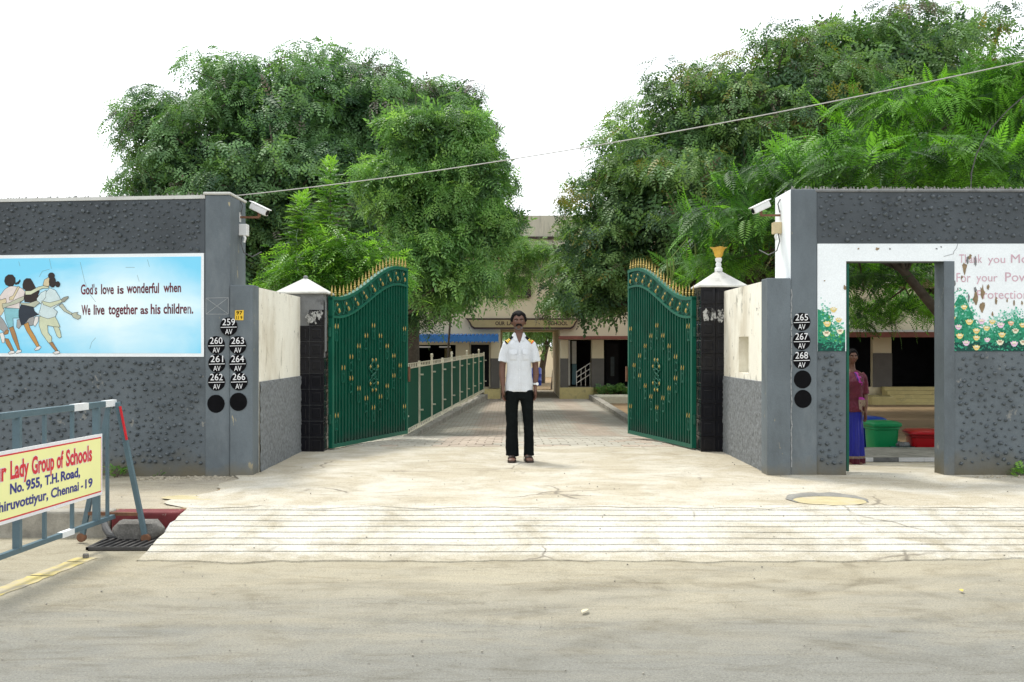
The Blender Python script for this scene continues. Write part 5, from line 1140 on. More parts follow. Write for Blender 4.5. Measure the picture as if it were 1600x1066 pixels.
# big tree right
Y = 32.0
tree('acacia_tree', 'large olive-green feathery tree overhanging the school name board', (PX(1170,Y), Y, zyard(Y)), [(PX(1170,Y),Y,-.9),(PX(1165,Y),Y,1.0),(PX(1160,Y),Y,2.6)],
     [PB(1350,120,Y+1,145,80,3.2), PB(1215,160,Y,135,92,3.0), PB(1085,215,Y,112,96,2.8), PB(1006,270,Y-1,84,82,2.5), PB(950,345,Y-1,52,90,2.0), PB(1040,350,Y-2,115,105,2.6), PB(1180,310,Y-1,145,115,2.8), PB(1330,230,Y,165,105,3.0), PB(1470,150,Y+2,105,80,2.8), PB(945,440,Y-1,70,58,1.9), PB(906,455,Y+1,40,46,1.3), PB(920,385,Y,42,56,1.4), PB(960,400,Y-2,60,60,1.6), PB(930,470,Y-2,60,34,1.2), PB(1040,455,Y-1,90,55,2.0)],
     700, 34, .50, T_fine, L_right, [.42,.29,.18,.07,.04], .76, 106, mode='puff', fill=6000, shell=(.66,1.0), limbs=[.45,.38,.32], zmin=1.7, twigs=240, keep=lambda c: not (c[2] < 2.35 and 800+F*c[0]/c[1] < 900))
Y = 34.0
tree('acacia_tree', 'tall thin-leaved treetop rising above the flame tree against the sky', (PX(1480,Y), Y, zyard(Y)), [(PX(1480,Y),Y,-.9),(PX(1470,Y),Y,3.0),(PX(1450,Y),Y,6.5)],
     [PB(1400,60,Y,70,46,1.8), PB(1490,62,Y,50,42,1.5), PB(1310,75,Y,46,36,1.3), PB(1565,38,Y,24,20,.9), PB(1500,200,Y,150,80,3), PB(1420,330,Y+1,140,70,3), PB(1560,330,Y+1,150,90,3.2), PB(1330,380,Y+2,90,60,2.4)], 230, 36, .50, T_fine, L_right, [.45,.27,.15,.08,.05], .76, 107, mode='puff', fill=2600, limbs=[.3,.25,.2], twigs=60)  # lower, hidden crown blobs added to shade the veranda
Y = 25.0
tree('rain_tree', 'added dark spreading tree, largely out of view, shading the yard behind the doorway', (15.5, 27, zyard(27)), [(15.5,27,-.8),(15.4,27,1.4),(15.2,26.8,3.2)],  # tree added to block sky light over the yard and doorway
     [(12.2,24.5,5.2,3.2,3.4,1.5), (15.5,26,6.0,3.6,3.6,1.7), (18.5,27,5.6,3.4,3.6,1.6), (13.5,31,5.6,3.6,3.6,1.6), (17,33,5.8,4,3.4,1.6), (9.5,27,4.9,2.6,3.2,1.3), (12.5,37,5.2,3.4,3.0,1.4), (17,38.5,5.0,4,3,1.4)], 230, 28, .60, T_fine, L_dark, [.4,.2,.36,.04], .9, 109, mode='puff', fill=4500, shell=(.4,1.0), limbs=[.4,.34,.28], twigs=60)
# flame tree close behind the right wall
Y = 16.5
tree('flame_tree', 'bright green flame tree with layered fern-like fronds above the doorway wall', (8.3, 17.2, -.67), [(8.3,17.2,-.75),(8.0,17.1,.8),(7.35,16.9,1.95),(6.55,16.6,2.75),(6.0,16.4,3.2)],
     [PB(1125,372,Y,80,36,1.0), PB(1230,300,Y,100,38,1.1), PB(1330,250,Y,105,42,1.2), PB(1450,190,Y,95,55,1.4), PB(1570,150,Y,85,52,1.4), PB(1180,345,Y-1,90,34,1.0), PB(1330,345,Y,140,38,1.4), PB(1500,280,Y,120,45,1.5), PB(1110,415,Y,65,22,.9), PB(1410,420,Y+1.5,80,30,1.0), PB(1660,260,Y,120,90,1.5), PB(1650,110,Y,80,55,1.3), PB(1350,455,Y+1,60,30,.7), PB(1360,490,Y+2,50,18,.6), PB(1430,480,Y+3,60,20,.7), PB(1400,275,13.8,110,40,1.0), PB(1540,260,13.8,110,50,1.1)],  # two nearest blobs added as an overhang shading the doorway
     290, 27, .42, T_gul, L_gul, [.40,.32,.28], .60, 108, mode='tier', shell=(.35,1.0), limbs=[.17,.15,.12,.10,.09], twigs=150, zmin=1.85, rk=.45)
# bean pods hanging from the flame tree by the right gate leaf
b = MB()
for px, py, L in ((1042,405,.34),(1047,408,.36),(1052,404,.36),(1073,385,.2),(1086,380,.22)):
    p = at(px, py, 15.6); b.tube([p, p+Vector((.01,0,-L*.5)), p+Vector((random.uniform(-.03,.03),0,-L))], [.008,.018,.004], 6)
p = at(1048,404,15.6); b.tube([p, at(1075,372,15.9), at(1110,358,16.2)], [.008,.010,.016], 6)
tag(b.build('seed_pods', leafmat('green_pod', (0.14,0.20,0.04), .2), None, smooth=True), 'long green seed pods hanging above a gate leaf', 'seed pods')
# saplings and shrubs behind the left pillar
def sapling(px, ptop, pbot, Y, lab, seed):
    rng = np.random.default_rng(seed); top = at(px, ptop, Y); x = top.x; z0 = -.66; t_ = thing('sapling', lab, 'sapling', (x, Y, z0), group='saplings behind the left pillar'); off = WLOC[t_.name]
    zb = PZ(pbot, Y); n = 150; z = np.linspace(zb, top.z, n); ph = np.arange(n)*2.399; k = (top.z-z)/(top.z-zb)
    D = np.stack([np.cos(ph), np.sin(ph), .25+1.2*np.exp(-k*9)], 1); P = np.stack([x+.02*np.cos(ph), Y+.02*np.sin(ph), z], 1)
    leaf_object('foliage', P, D, np.tile([0,0,1.0],(n,1))+rng.normal(size=(n,3))*.2, (.17+.12*np.minimum(1,k*2.2))*rng.uniform(.8,1.2,n), T_broad, L_shrub, np.where(k < .12, 1, rng.choice(3, n, p=[.5,.4,.1])), t_, off)
    MB().tube([(x,Y,z0),(x+.01,Y,(z0+top.z)/2),(x,Y,top.z)], [.03,.02,.006], 7).build('stem', m_bark, t_, smooth=True)
sapling(516, 255, 395, 17.5, 'tallest bright sapling spire, just under the overhead cable', 201)
sapling(472, 308, 420, 17.0, 'shorter bright sapling spire above the plain white pillar cap', 202)
Y = 16.6
tree('shrub', 'bright leafy bush behind the plain white pillar cap', (PX(500,Y), Y, -.66), [(PX(500,Y),Y,-.7),(PX(500,Y),Y,.4),(PX(502,Y),Y,1.4)],
     [PB(480,425,Y,48,34,.6), PB(530,415,Y,48,38,.6), PB(572,415,Y,40,36,.6), PB(515,385,Y,30,20,.4), PB(600,440,Y,40,40,.5), PB(440,450,Y,40,30,.5), PB(540,470,Y,60,50,.5)], 520, 8, .26, T_neem, L_shrub, [.5,.33,.17], .13, 203, mode='droop', limbs=[.06,.05,.04], twigs=90)
# low plants
def tuft(name, lab, x, y, z, r, h, n, seed, cat='plant', mats=L_shrub, T=T_broad, group=None):
    rng = np.random.default_rng(seed); t_ = thing(name, lab, cat, (x, y, z), group=group); off = WLOC[t_.name]
    a = rng.uniform(0, 6.283, n); rr = r*np.sqrt(rng.random(n)); P = np.stack([x+rr*np.cos(a), y+rr*np.sin(a), z+h*rng.random(n)*.6], 1)
    D = np.stack([np.cos(a), np.sin(a), rng.uniform(.2,1.2,n)], 1); leaf_object('leaves', P, D, np.tile([0,0,1.0],(n,1))+rng.normal(size=(n,3))*.3, h*rng.uniform(.4,.8,n), T, mats, rng.choice(3, n, p=[.5,.3,.2]), t_, off)
    b = MB()
    for k in range(min(8, n)): b.tube([(x+P[k][0]*0+rr[k]*.2*math.cos(a[k]), y+rr[k]*.2*math.sin(a[k]), z-.02), tuple(P[k])], [.006*max(1,h*3),.002*max(1,h*3)], 5)
    stuff(b.build('stems', m_bark, t_))
tuft('weed', 'small leafy weed at the foot of the mural wall', PX(181,10.1), 10.1, .2, .07, .13, 26, 301)
tuft('weed', 'tiny weed at the mural wall foot near the pier', PX(248,10.05), 10.05, .2, .05, .07, 12, 302)
tuft('weed', 'green weed at the foot of the painted rose wall', PX(1597,10.0), 10.0, .2, .08, .15, 30, 303)
for k, px in enumerate((946,957,968,976,984,995)):
    tuft('bedding_plant', 'leafy bedding plant in the cream planter, number %s from the passage' % ('one','two','three','four','five','six')[k], PX(px,43.4), 43.4, PZ(618,43), .22, .5, 40, 310+k, group='bedding plants in the planter', mats=[L_dark[1], L_neem[0], L_dark[0]])
# trees beyond the passage
for k, (px, Y, sz, lab) in enumerate(((846, 66, 1.0, 'slender tree with forked trunk beyond the passage'), (871, 57, 1.0, 'dark thick-trunked tree just beyond the passage'), (800, 64, 1.0, 'leafy tree beyond the passage behind the man'))):
    x = PX(px, Y); zb = -.97
    tree('yard_tree', lab, (x, Y, zb), [(x,Y,zb-.1),(x+.05,Y,zb+1.0),(x+.25,Y,zb+2.2)], [(x-.9,Y,3.0,1.6,1.6,1.4),(x+1.0,Y,3.1,1.7,1.6,1.3),(x,Y,4.3,2.2,1.9,1.5)], 190, 9, .55, T_broad, [L_neem[0], L_dark[1], L_neem[2]], [.4,.3,.3], .4, 401+k, limbs=[.26,.21,.19] if k != 1 else [.42,.36,.3], group='trees beyond the passage', twigs=30)

# ------------------------------------------------------------------ people
from mathutils.bvhtree import BVHTree
def sell(cx, cy, z, rx, ry, n=28, e=.82):
    r = []
    for j in range(n):
        q = 2*math.pi*j/n; c, s = math.cos(q), math.sin(q)
        r.append((cx+rx*math.copysign(abs(c)**e, c), cy+ry*math.copysign(abs(s)**e, s), z))
    return r
def head_point(th, ph, c, k=1.0, puff=0.0):
    """th 0 = crown .. pi = chin, ph: 0 = face (-y); returns point on the head"""
    zr = math.cos(th); ring = math.sin(th)**.82; x = ring*math.sin(ph); y = -ring*math.cos(ph)
    fx = 1 - (.34*(-zr)**1.5 if zr < 0 else 0.05*zr); fy = 1 - (.22*(-zr)**1.3 if zr < 0 and y > 0 else 0)
    d = 0.0
    if y < 0:
        G = lambda x0, z0, sx, sz: math.exp(-((abs(x)-x0)/sx)**2 - ((zr-z0)/sz)**2)
        d += .020*G(0,-.20,.16,.13) + .011*G(0,-.02,.11,.16) + .006*G(.30,.20,.3,.09) - .010*G(.42,.04,.20,.12) + .005*G(.62,-.12,.2,.16) + .006*G(0,-.52,.28,.10) - .003*G(0,-.60,.2,.05) + .010*G(0,-.86,.3,.16) - .004*G(.6,-.5,.2,.2)
    px = x*.0735*fx; py = y*(.094 if y > 0 else .088)*fy - d; pz = zr*.104
    v = Vector((px, py, pz)); 
    if puff: v += Vector((x, y, zr)).normalized()*puff
    return Vector(c) + v*k
def head_mesh(b, c, k=1.0, nt=30, np_=40, m=0):
    rings = [[head_point(max(.02, math.pi*i/nt) if i < nt else math.pi-.02, 2*math.pi*j/np_, c, k) for j in range(np_)] for i in range(nt+1)]
    b.loft(rings, m)
    for s in (-1, 1):      # ears
        e = Vector(c)+Vector((s*.074, .008, -.012))*k; er = []
        for i in range(7):
            a = -1+2*i/6; w = math.sqrt(max(.04, 1-a*a)); er.append([(e.x+s*.008*k*w*math.cos(6.283*j/8)+s*.006*k*w, e.y+.016*k*w*math.sin(6.283*j/8), e.z+a*.03*k) for j in range(8)])
        b.loft(er, m)
def hair_shell(c, k, line, puff, seed, nt=34, np_=56):
    b = MB(); vs_ = {}; 
    def h(i, j):
        th = .01+(math.pi*.9)*i/nt; ph = 2*math.pi*j/np_; zr = math.cos(th); m_ = line(ph if ph < math.pi else ph-2*math.pi)
        dd = zr - m_; p = puff(ph if ph < math.pi else ph-2*math.pi, zr)*max(0, min(1, dd/.18))**.5 if dd > 0 else -.004
        return head_point(th, ph, c, k, (p*(1+.35*noise.noise(Vector((math.sin(ph)*5, math.cos(ph)*5, zr*6+seed)))) )), dd
    idx = {}; vv = []; fs = []
    for i in range(nt):
        for j in range(np_):
            q = [(i,j),(i+1,j),(i+1,(j+1)%np_),(i,(j+1)%np_)]
            if max(h(*p)[1] for p in q) <= 0: continue
            f = []
            for p in q:
                if p not in idx: idx[p] = len(vv); vv.append(h(*p)[0])
                f.append(idx[p])
            fs.append(tuple(f))
    return b.add(vv, fs)
def hand(b, w, s, k=1.0, curl=1.0, spread=1.0):
    """w = wrist point, s = -1/+1 side; relaxed hand hanging with the back of the hand forward-outward"""
    w = Vector(w); X = Vector((s*.25, -.96, 0)); N = Vector((s*.96, .25, 0))   # X: knuckle direction (thumb side forward), N: outward (back of hand)
    P = lambda a, n, d: w + X*a*k + N*n*k + Vector((0,0,-d*k))
    rings = []
    for d, wa, th in ((-.01,.024,.019),(.025,.030,.017),(.055,.038,.016),(.085,.040,.014),(.098,.034,.011)):
        rings.append([tuple(P(wa*math.cos(6.283*j/14), th*math.sin(6.283*j/14), d)) for j in range(14)])
    b.loft(rings)
    for a, L, c in ((.029,.070,.8),(.010,.080,1.0),(-.009,.074,1.1),(-.027,.058,1.25)):
        pts = [P(a*.9, 0, .075), P(a, .001, .10)]; ang = .15*c*curl; pos = Vector((a*spread, .001, .10))
        for seg in (.45,.32,.23):
            pos = pos + Vector((0, -math.sin(ang)*L*seg, math.cos(ang)*L*seg)); pts.append(P(pos.x, pos.y, pos.z)); ang += .42*c*curl
        b.tube(pts, [.0095*k,.0092*k,.0086*k,.0078*k,.0060*k], 8)
    b.tube([P(.018,-.006,.02), P(.040,-.012,.045), P(.052,-.018,.075), P(.050,-.022,.10)], [.013*k,.0115*k,.0095*k,.007*k], 8)
def smooth_obj(me, name, mats, parent):
    me.materials.clear()
    for m in (mats if isinstance(mats, list) else [mats]): me.materials.append(m)
    me.polygons.foreach_set('use_smooth', [True]*len(me.polygons)); me.update(); o = inst(me, name, parent); return o
def wrinkle(me, amp, f, seed, zf=None):
    nv = [v.normal.copy() for v in me.vertices]
    for v, n in zip(me.vertices, nv):
        c = v.co; a = noise.noise(Vector((c.x*f+seed, c.y*f, c.z*f*.55)))*.6 + noise.noise(Vector((c.x*f*2.3, c.y*f*2.3+seed, c.z*f*1.6)))*.4
        v.co = c + n*amp*a*(zf(c) if zf else 1)
    me.update()
def proj(bvh, o, d):
    h = bvh.ray_cast(Vector(o), Vector(d)); return h[0]
MANX, MANY, MANZ = PX(811, 11.3), 11.3, .226
man = thing('person', 'man in white uniform shirt and black trousers standing in the gateway', 'person', (MANX, MANY, MANZ), .05)
b = MB(); HC = (-.006, -.012, 1.578)
head_mesh(b, HC)
b.loft([sell(-.003, .012, z, r, r*1.05, 20, 1) for z, r in ((1.34,.075),(1.40,.058),(1.44,.050),(1.50,.049),(1.545,.050))])
b.loft([sell(0, .005, z, rx, ry, 24, .9) for z, rx, ry in ((.80,.125,.085),(.92,.12,.082),(1.05,.115,.08),(1.2,.125,.085),(1.32,.145,.08),(1.375,.13,.06),(1.40,.07,.05))])
for s in (-1, 1):
    b.tube([(s*.125,.0,1.32),(s*.15,.005,1.27),(s*.178,.012,1.16),(s*.187,.012,1.07),(s*.192,-.002,.98),(s*.187,-.02,.90),(s*.183,-.028,.845)], [.04,.043,.038,.035,.035,.029,.024], 14)
    hand(b, (s*.182,-.030,.842), s, 1.0, 1.15)
    hx = -.078 if s < 0 else .098
    b.tube([(s*.07,0,.82),(s*.086,0,.66),(hx,-.005,.45),(hx,.01,.25),(hx,.015,.09)], [.075,.058,.042,.038,.034], 14)
    b.loft([[(hx+s*.012*(-y/.16)+w*math.cos(6.283*j/14), y, max(.004, zc+h*math.sin(6.283*j/14))) for j in range(14)] for y, w, h, zc in ((.075,.024,.03,.04),(.05,.034,.042,.05),(.0,.036,.055,.055),(-.06,.040,.036,.042),(-.12,.046,.022,.03),(-.165,.042,.014,.022),(-.185,.025,.009,.016))])
me = realise(b.mesh('body', m_skin), [('REMESH', dict(mode='VOXEL', voxel_size=.0048)), ('SMOOTH', dict(factor=.5, iterations=2))])
smooth_obj(me, 'body', m_skin, man)
hl = lambda ph: (.52 + .16*math.exp(-((abs(ph)-.55)/.25)**2)) if abs(ph) < .95 else (.52 - .62*min(1,(abs(ph)-.95)/.35) if abs(ph) < 1.75 else (-.10 - .40*min(1,(abs(ph)-1.75)/.6)))
hp = lambda ph, zr: .012 + .010*min(1, abs(ph)/1.2)*(1 if zr < .75 else .6)
hr = hair_shell(HC, 1.0, hl, hp, 1.0).build('hair', m_hair, man, smooth=True, local=True)
b = MB(); C = Vector(HC)
fp = lambda x, zr, o=.002: (lambda p: p + Vector((0,-o,0)))(min((head_point(math.acos(max(-1,min(1,zr))), ph_, HC) for ph_ in [x*2.2+d for d in np.linspace(-.5,.5,41)]), key=lambda p: abs(p.x-C.x-x*.0735)))
for s in (-1, 1):
    b.tube([fp(s*.16,.20), fp(s*.36,.245,.003), fp(s*.60,.20)], [.0045,.0055,.003], 6)
b.build('eyebrows', m_hair, man, smooth=True, local=True)
b = MB(); 
for s in (-1, 1): b.tube([fp(0,-.36,.001), fp(s*.15,-.375,.004), fp(s*.32,-.43,.003), fp(s*.44,-.54,.001)], [.009,.012,.011,.005], 8)
b.build('moustache', m_hair, man, smooth=True, local=True)
b = MB()
for s in (-1, 1): b.tube([fp(s*.80,-.30,.000), fp(s*.70,-.52,-.001), fp(s*.46,-.74,.000), fp(s*.18,-.86,.001), fp(0,-.87,.001)], [.003,.007,.008,.008,.008], 7)
for s in (-1, 1): b.tube([fp(s*.42,-.52,.001), fp(s*.40,-.64,.001), fp(s*.28,-.76,.001)], [.005,.007,.007], 7)
b.build('beard', m_greyhair, man, smooth=True, local=True)
for s in (-1, 1):
    e = fp(s*.40, .06, -.0015); b = MB(); b.tube([e+Vector((-.012,0.002,0)), e+Vector((-.006,-.0008,.0)), e+Vector((.006,-.0008,0)), e+Vector((.012,.002,0))], [.001,.0042,.0042,.001], 7); ey = b.build('eye', m_eye, man, smooth=True, local=True)
    b = MB(); b.tube([e+Vector((0,-.0012,0)), e+Vector((0,-.0056,0))], [.0045,.0036], 10); b.build('iris', m_lens, ey, smooth=True, local=True)
b = MB(); b.tube([fp(-.24,-.47,.001), fp(0,-.455,.002), fp(.24,-.47,.001)], [.002,.0045,.002], 6); b.build('lips', mat('dark_lip', (0.12,0.04,0.035), .1, 30, .5), man, smooth=True, local=True)
# shirt
b = MB()
b.loft([sell(cx, cy, z, rx, ry, 36, .90) for z, rx, ry, cx, cy in ((.778,.157,.108,.002,.0),(.80,.158,.112,.002,.0),(.88,.152,.108,.002,0),(1.0,.141,.103,.002,0),(1.10,.135,.103,.0,0),(1.20,.137,.105,0,0),(1.28,.146,.098,0,.003),(1.33,.152,.086,0,.006),(1.365,.134,.074,0,.01),(1.397,.100,.066,0,.012),(1.425,.068,.060,0,.012),(1.445,.054,.054,0,.012))])
for s in (-1, 1): b.tube([(s*.112,.004,1.338),(s*.140,.005,1.310),(s*.163,.007,1.245),(s*.178,.006,1.18),(s*.187,.002,1.118)], [.044,.052,.054,.055,.059], 22)
me = realise(b.mesh('shirt', m_shirt), [('REMESH', dict(mode='VOXEL', voxel_size=.007)), ('SMOOTH', dict(factor=.5, iterations=4))])
wrinkle(me, .015, 8.5, 3.0, lambda c: 1.0 if c.z < 1.3 else max(.25, 1-(c.z-1.3)*8))
shirt = smooth_obj(me, 'shirt', m_shirt, man)
bvh = BVHTree.FromPolygons([v.co.copy() for v in me.vertices], [tuple(p.vertices) for p in me.polygons])
def onfront(x, z, o=.003): 
    p = proj(bvh, (x,-.6,z), (0,1,0)); return (p if p else Vector((x,-.1,z))) + Vector((0,-o,0))
def patchgrid(name, m_, x0, x1, z0, z1, o, parent, nx=8, nz_=8, edge=.6):
    b = MB(); vs_ = []
    for j in range(nz_+1):
        for i in range(nx+1):
            x = x0+(x1-x0)*i/nx; z = z0+(z1-z0)*j/nz_; e = min(i, nx-i, j, nz_-j); vs_.append(onfront(x, z, o*(edge if e == 0 else 1)))
    return b.add(vs_, [(j*(nx+1)+i, j*(nx+1)+i+1, (j+1)*(nx+1)+i+1, (j+1)*(nx+1)+i) for j in range(nz_) for i in range(nx)]).build(name, m_, parent, smooth=True, local=True)
patchgrid('placket', m_shirt, -.014, .018, .79, 1.325, .006, shirt, 3, 30, .2)
for s in (-1, 1):
    x0, x1 = (-.112, -.03) if s < 0 else (.036, .118)
    pk = patchgrid('pocket', m_shirt, x0, x1, 1.135, 1.235, .010, shirt, 8, 8, .15); 
    b = MB(); fl = []
    for j, (zz, o) in enumerate(((1.262,.004),(1.235,.013),(1.215,.016))):
        for i in range(9):
            x = x0-.003+(x1-x0+.006)*i/8; dip = (.018*(1-abs(i-4)/4) if j == 2 else 0); fl.append(onfront(x, zz-dip, o))
    b.add(fl, [(j*9+i, j*9+i+1, j*9+10+i, j*9+9+i) for j in range(2) for i in range(8)]).build('pocket_flap', m_shirt, shirt, smooth=True, local=True)
for k in range(6):
    p = onfront(.002, 1.29-k*.086, .007); MB().tube([p, p+Vector((0,-.003,0))], .0055, 10).build('button', m_wtape, shirt, smooth=True, local=True)
NK = [(1.445,.040),(1.42,.036),(1.39,.027),(1.36,.015),(1.335,.003)]
b = MB(); vs_ = []
for z, hw in NK:
    for k in range(5): x = hw*(-1+k/2); vs_.append(onfront(x, z, .0025) if z < 1.43 else Vector((x, -.047+.25*abs(x), z)))
b.add(vs_, [(j*5+i, j*5+i+1, j*5+6+i, j*5+5+i) for j in range(4) for i in range(4)]); b.build('open_neck', m_skin, man, smooth=True, local=True)
for s in (-1, 1):
    b = MB(); T_ = [(s*.058,.035,1.452),(s*.050,-.028,1.452),(s*.040,-.046,1.438)] + [tuple(onfront(s*hw, z, .007)) for z, hw in ((1.40,.030),(1.365,.017))] + [tuple(onfront(s*.046, 1.352, .008)), tuple(onfront(s*.070, 1.385, .008)), tuple(onfront(s*.078, 1.402, .008)), (s*.080,.035,1.418)]
    n_ = len(T_); b.add(T_ + [(p[0]*.98,p[1]+.005,p[2]-.003) for p in T_], [tuple(range(n_)), tuple(range(2*n_-1,n_-1,-1))]+[(i,(i+1)%n_,n_+(i+1)%n_,n_+i) for i in range(n_)]); b.build('collar', m_shirt, shirt, local=True)
b = MB(); b.loft([[(.068*math.cos(a)*k, .014+.064*math.sin(a)*k, z) for a in np.linspace(-.2, math.pi+.2, 16)] for z, k in ((1.41,1.10),(1.452,.90),(1.448,.84),(1.41,.95))], cap=False); b.build('collar', m_shirt, shirt, smooth=True, local=True)
for s in (-1, 1):      # shoulder boards
    dirn = Vector((s*.30, -.62, .72)).normalized(); a0, a1 = Vector((s*.070, -.016, 1.398)), Vector((s*.152, -.034, 1.338)); ax = (a1-a0); wv = dirn.cross(ax.normalized()).normalized()
    def strip(t0, t1, o, m_, nm, par, hw=.026):
        b = MB(); vs_ = []
        for i in range(5):
            for j in range(5):
                q = a0+ax*(t0+(t1-t0)*i/4)+wv*hw*(-1+2*j/4); h = proj(bvh, q+dirn*.3, -dirn); vs_.append((h if h else q)+dirn*o)
        return b.add(vs_, [(i*5+j,i*5+j+1,i*5+6+j,i*5+5+j) for i in range(4) for j in range(4)]).build(nm, m_, par, smooth=True, local=True)
    ep = strip(0, 1.05, .005, m_black, 'shoulder_board', man)
    for k, t_ in enumerate((.46,.62,.78)): strip(t_, t_+.10, .0075, m_stripe, 'gold_stripe', ep)
    if s > 0: strip(.90, 1.04, .0078, m_orange, 'orange_end', ep)
# trousers
b = MB()
b.loft([sell(.006, 0, z, rx, ry, 30, .85) for z, rx, ry in ((.70,.138,.096),(.74,.143,.098),(.80,.138,.094),(.90,.122,.085),(.95,.115,.08))])
for s in (-1, 1):
    L = [(.80,-.074,0,.078,.098),(.70,-.078,0,.080,.098),(.60,-.084,-.002,.073,.086),(.48,-.084,-.006,.068,.076),(.40,-.082,-.004,.067,.074),(.25,-.080,.004,.070,.076),(.12,-.079,.008,.073,.082),(.055,-.078,.004,.074,.090)] if s < 0 else \
        [(.80,.080,0,.078,.098),(.70,.088,0,.078,.098),(.60,.096,-.002,.068,.086),(.48,.102,-.006,.060,.074),(.40,.106,-.004,.057,.070),(.25,.110,.004,.057,.072),(.12,.112,.008,.058,.078),(.055,.113,.004,.060,.088)]
    b.loft([sell(cx, cy, z, rx, ry, 26, .95) for z, cx, cy, rx, ry in L])
me = realise(b.mesh('trousers', m_trouser), [('REMESH', dict(mode='VOXEL', voxel_size=.008)), ('SMOOTH', dict(factor=.5, iterations=3))])
wrinkle(me, .012, 11, 9.0, lambda c: 1.0 if c.z < .6 else .6)
smooth_obj(me, 'trousers', m_trouser, man)
for s in (-1, 1):
    hx = -.078 if s < 0 else .098; hx += .0
    b = MB(); b.loft([[(hx+s*.012*(-y/.16)+w*math.cos(6.283*j/16), y, z) for j in range(16)] for y, w, z in ((0,0,0),)], cap=False) if False else None
    o = MB(); out = [(hx+s*.012*(-y/.16)+sg*w, y) for sg in (1,-1) for y, w in (((.085,.02),(.06,.036),(0,.040),(-.06,.043),(-.12,.050),(-.17,.045),(-.197,.022)) if sg > 0 else ((-.197,.022),(-.17,.045),(-.12,.050),(-.06,.043),(0,.040),(.06,.036),(.085,.02)))]
    n = len(out); o.add([(x,y,-.004) for x,y in out]+[(x,y,.014) for x,y in out], [tuple(range(n-1,-1,-1)), tuple(range(n,2*n))]+[(i,(i+1)%n,n+(i+1)%n,n+i) for i in range(n)])
    sd = o.build('sandal', m_leather, man, local=True)
    for y0, y1, h0, h1 in ((-.085,-.14,.066,.050),(-.02,-.055,.098,.078)):
        st = MB(); rr = []
        for y, h in ((y0,h0),(y1,h1)): rr.append([(hx+s*.012*(-y/.16)+.050*math.cos(a), y, .004+h*math.sin(a)**.7 if math.sin(a) > 0 else .004) for a in np.linspace(0, math.pi, 13)])
        st.add([p for r_ in rr for p in r_], [(i,i+1,14+i,13+i) for i in range(12)]); st.build('strap', m_leather, sd, smooth=True, local=True)
b = MB(); rr = []
for dz, k in ((-.011,1.0),(-.009,1.08),(.009,1.08),(.011,1.0)): rr.append([(.184+.030*k*math.cos(6.283*j/20), -.026+.032*k*math.sin(6.283*j/20), .870+dz) for j in range(20)])
w_ = b.loft(rr, cap=False).build('wrist_watch', m_steel, man, smooth=True, local=True)
b = MB(); c = Vector((.200,-.054,.870)); d = Vector((.5,-.85,0)).normalized(); b.tube([c, c+d*.009], .017, 16); b.build('watch_dial', m_wpaint, w_, smooth=True, local=True)

# woman behind the wicket
WX, WY, WZ = PX(1331, 13.2), 13.2, .215-(13.2-10.2)/3.92*.34
wom = thing('person', 'woman in maroon and blue sari standing inside the doorway', 'person', (WX, WY, WZ))
HW = (.0, -.01, 1.425); b = MB(); head_mesh(b, HW, .92)
b.loft([sell(0, .012, z, r, r, 18, 1) for z, r in ((1.20,.07),(1.25,.055),(1.29,.045),(1.36,.044),(1.40,.045))])
b.loft([sell(0, .0, z, rx, ry, 24, .9) for z, rx, ry in ((.75,.125,.10),(.92,.115,.09),(1.05,.12,.095),(1.17,.135,.085),(1.22,.12,.06),(1.25,.06,.05))])
for s in (-1, 1):
    b.tube([(s*.12,.0,1.20),(s*.155,.005,1.14),(s*.175,.02,1.0),(s*.178,.01,.92),(s*.165,-.05,.80),(s*.15,-.085,.72)], [.042,.046,.042,.036,.032,.022], 12); hand(b, (s*.148,-.09,.715), s, .88)
    b.tube([(s*.07,0,.78),(s*.07,0,.45),(s*.065,.01,.09)], [.085,.06,.036], 12)
    b.loft([[(s*.065+w*math.cos(6.283*j/12), y, max(.004, zc+h*math.sin(6.283*j/12))) for j in range(12)] for y, w, h, zc in ((.06,.024,.03,.04),(.0,.032,.05,.05),(-.07,.036,.03,.036),(-.14,.036,.014,.02),(-.165,.02,.008,.014))])
me = realise(b.mesh('body', m_skin2), [('REMESH', dict(mode='VOXEL', voxel_size=.0052)), ('SMOOTH', dict(factor=.5, iterations=2))]); smooth_obj(me, 'body', m_skin2, wom)
hl2 = lambda ph: .58 if abs(ph) < .5 else (.58-.75*min(1,(abs(ph)-.5)/.75) if abs(ph) < 1.6 else -.55)
hair_shell(HW, .92, hl2, lambda ph, zr: .012 if abs(ph) < 1.6 else .022, 4.0).build('hair', m_hair, wom, smooth=True, local=True)
b = MB(); b.tube([(.0,.085,1.40),(.02,.11,1.30),(.05,.10,1.15),(.07,.09,.95)], [.045,.035,.028,.012], 10); b.build('braid', m_hair, wom, smooth=True, local=True)
C2 = Vector(HW); fw = lambda x, zr, o=.002: min((head_point(math.acos(zr), p_, HW, .92) for p_ in [x*2.2+d for d in np.linspace(-.5,.5,41)]), key=lambda p: abs(p.x-x*.0735*.92)) + Vector((0,-o,0))
b = MB()
for s in (-1, 1): b.tube([fw(s*.18,.20), fw(s*.38,.235,.003), fw(s*.60,.18)], [.0025,.0035,.0015], 6)
b.build('eyebrows', m_hair, wom, smooth=True, local=True)
for s in (-1, 1):
    e = fw(s*.40, .06, -.001); ey = MB().tube([e+Vector((-.012,.002,0)), e+Vector((-.006,-.001,0)), e+Vector((.006,-.001,0)), e+Vector((.012,.002,0))], [.001,.0045,.0045,.001], 7).build('eye', m_eye, wom, smooth=True, local=True)
    MB().tube([e+Vector((0,-.0012,0)), e+Vector((0,-.0062,0))], [.0048,.0038], 10).build('iris', m_lens, ey, smooth=True, local=True)
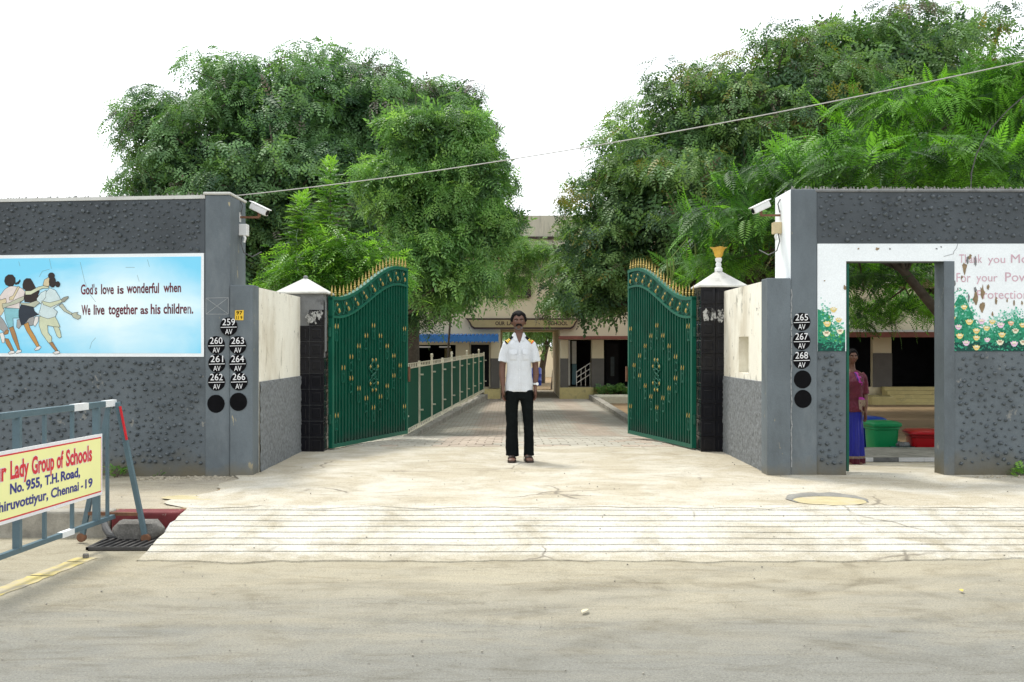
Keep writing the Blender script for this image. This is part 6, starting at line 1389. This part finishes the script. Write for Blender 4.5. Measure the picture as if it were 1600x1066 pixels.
MB().tube([fw(-.26,-.46,.001), fw(0,-.44,.003), fw(.26,-.46,.001)], [.002,.006,.002], 6).build('lips', mat('rose_lip', (0.22,0.06,0.06), .1, 30, .5), wom, smooth=True, local=True)
b = MB(); rings = []      # pleated skirt
for i in range(15):
    z = .02+.80*i/14; k = 1-i/14; rr = []
    for j in range(72):
        q = 2*math.pi*j/72; pl_ = .012*k*math.sin(q*17+2*math.sin(q*2)) if math.sin(q) < .3 else .005*k*math.sin(q*9)
        rr.append(((.128+.035*k+pl_)*math.cos(q), (.105+.04*k+pl_)*math.sin(q), z))
    rings.append(rr)
sk_ = b.loft(rings).build('sari_skirt', m_sblue, wom, smooth=True, local=True)
b = MB(); b.loft([[(p[0]*1.012, p[1]*1.012, z) for p in rings[0]] for z in (.018,.085)], cap=False).build('sari_border', m_maroon, sk_, smooth=True, local=True)
b = MB(); b.loft([[(p[0]*1.008, p[1]*1.008, z) for p in rings[1]] for z in (.088,.12)], cap=False).build('brocade_band', m_goldcloth, sk_, smooth=True, local=True)
b = MB(); b.loft([sell(cx, cy, z, rx, ry, 30, .85) for z, rx, ry, cx, cy in ((.70,.145,.125,0,0),(.80,.145,.12,0,0),(.92,.135,.115,0,0),(1.02,.142,.122,0,-.005),(1.10,.150,.125,0,-.008),(1.17,.150,.10,0,0),(1.215,.125,.07,0,.005),(1.245,.075,.055,0,.01))])
for s in (-1, 1): b.tube([(s*.115,0,1.195),(s*.15,.005,1.15),(s*.172,.015,1.03),(s*.182,.012,.93)], [.05,.056,.055,.052], 16)
me = realise(b.mesh('sari_drape', m_maroon), [('REMESH', dict(mode='VOXEL', voxel_size=.008)), ('SMOOTH', dict(factor=.5, iterations=3))]); wrinkle(me, .014, 16, 5.0)
dr = smooth_obj(me, 'sari_drape', m_maroon, wom); bv2 = BVHTree.FromPolygons([v.co.copy() for v in me.vertices], [tuple(p.vertices) for p in me.polygons])
def wf(x, z, o): 
    h = bv2.ray_cast(Vector((x,-.6,z)), Vector((0,1,0)))[0]; return (h if h else Vector((x,-.1,z)))+Vector((0,-o,0))
b = MB(); b.add([wf(x, z, .004) for z, xa, xb in ((1.225,.01,.05),(1.16,.02,.09),(1.09,.05,.10),(1.05,.085,.10)) for x in (xa,(xa+xb)/2,xb)], [(j*3+i,j*3+i+1,j*3+4+i,j*3+3+i) for j in range(3) for i in range(2)]).build('magenta_blouse', m_magenta, dr, smooth=True, local=True)
b = MB(); b.add([wf(x, z, .006) for z, xa, xb in ((.86,.05,.14),(.80,.05,.145),(.74,.055,.14),(.70,.08,.14)) for x in (xa,(xa+xb)/2,xb)], [(j*3+i,j*3+i+1,j*3+4+i,j*3+3+i) for j in range(3) for i in range(2)]).build('sari_end', m_goldcloth, dr, smooth=True, local=True)
b = MB(); b.add([wf(x, z, .0065) for z, xa, xb in ((.895,.055,.135),(.862,.05,.14)) for x in (xa,(xa+xb)/2,xb)], [(0,1,4,3),(1,2,5,4)]).build('magenta_edge', m_magenta, dr, smooth=True, local=True)
b = MB(); p_ = [wf(.0,1.245,.0), wf(.02,1.20,.006), wf(.035,1.15,.006), wf(.045,1.11,.006)]; b.tube(p_, .006, 6).build('lanyard', m_sblue, wom, smooth=True, local=True)
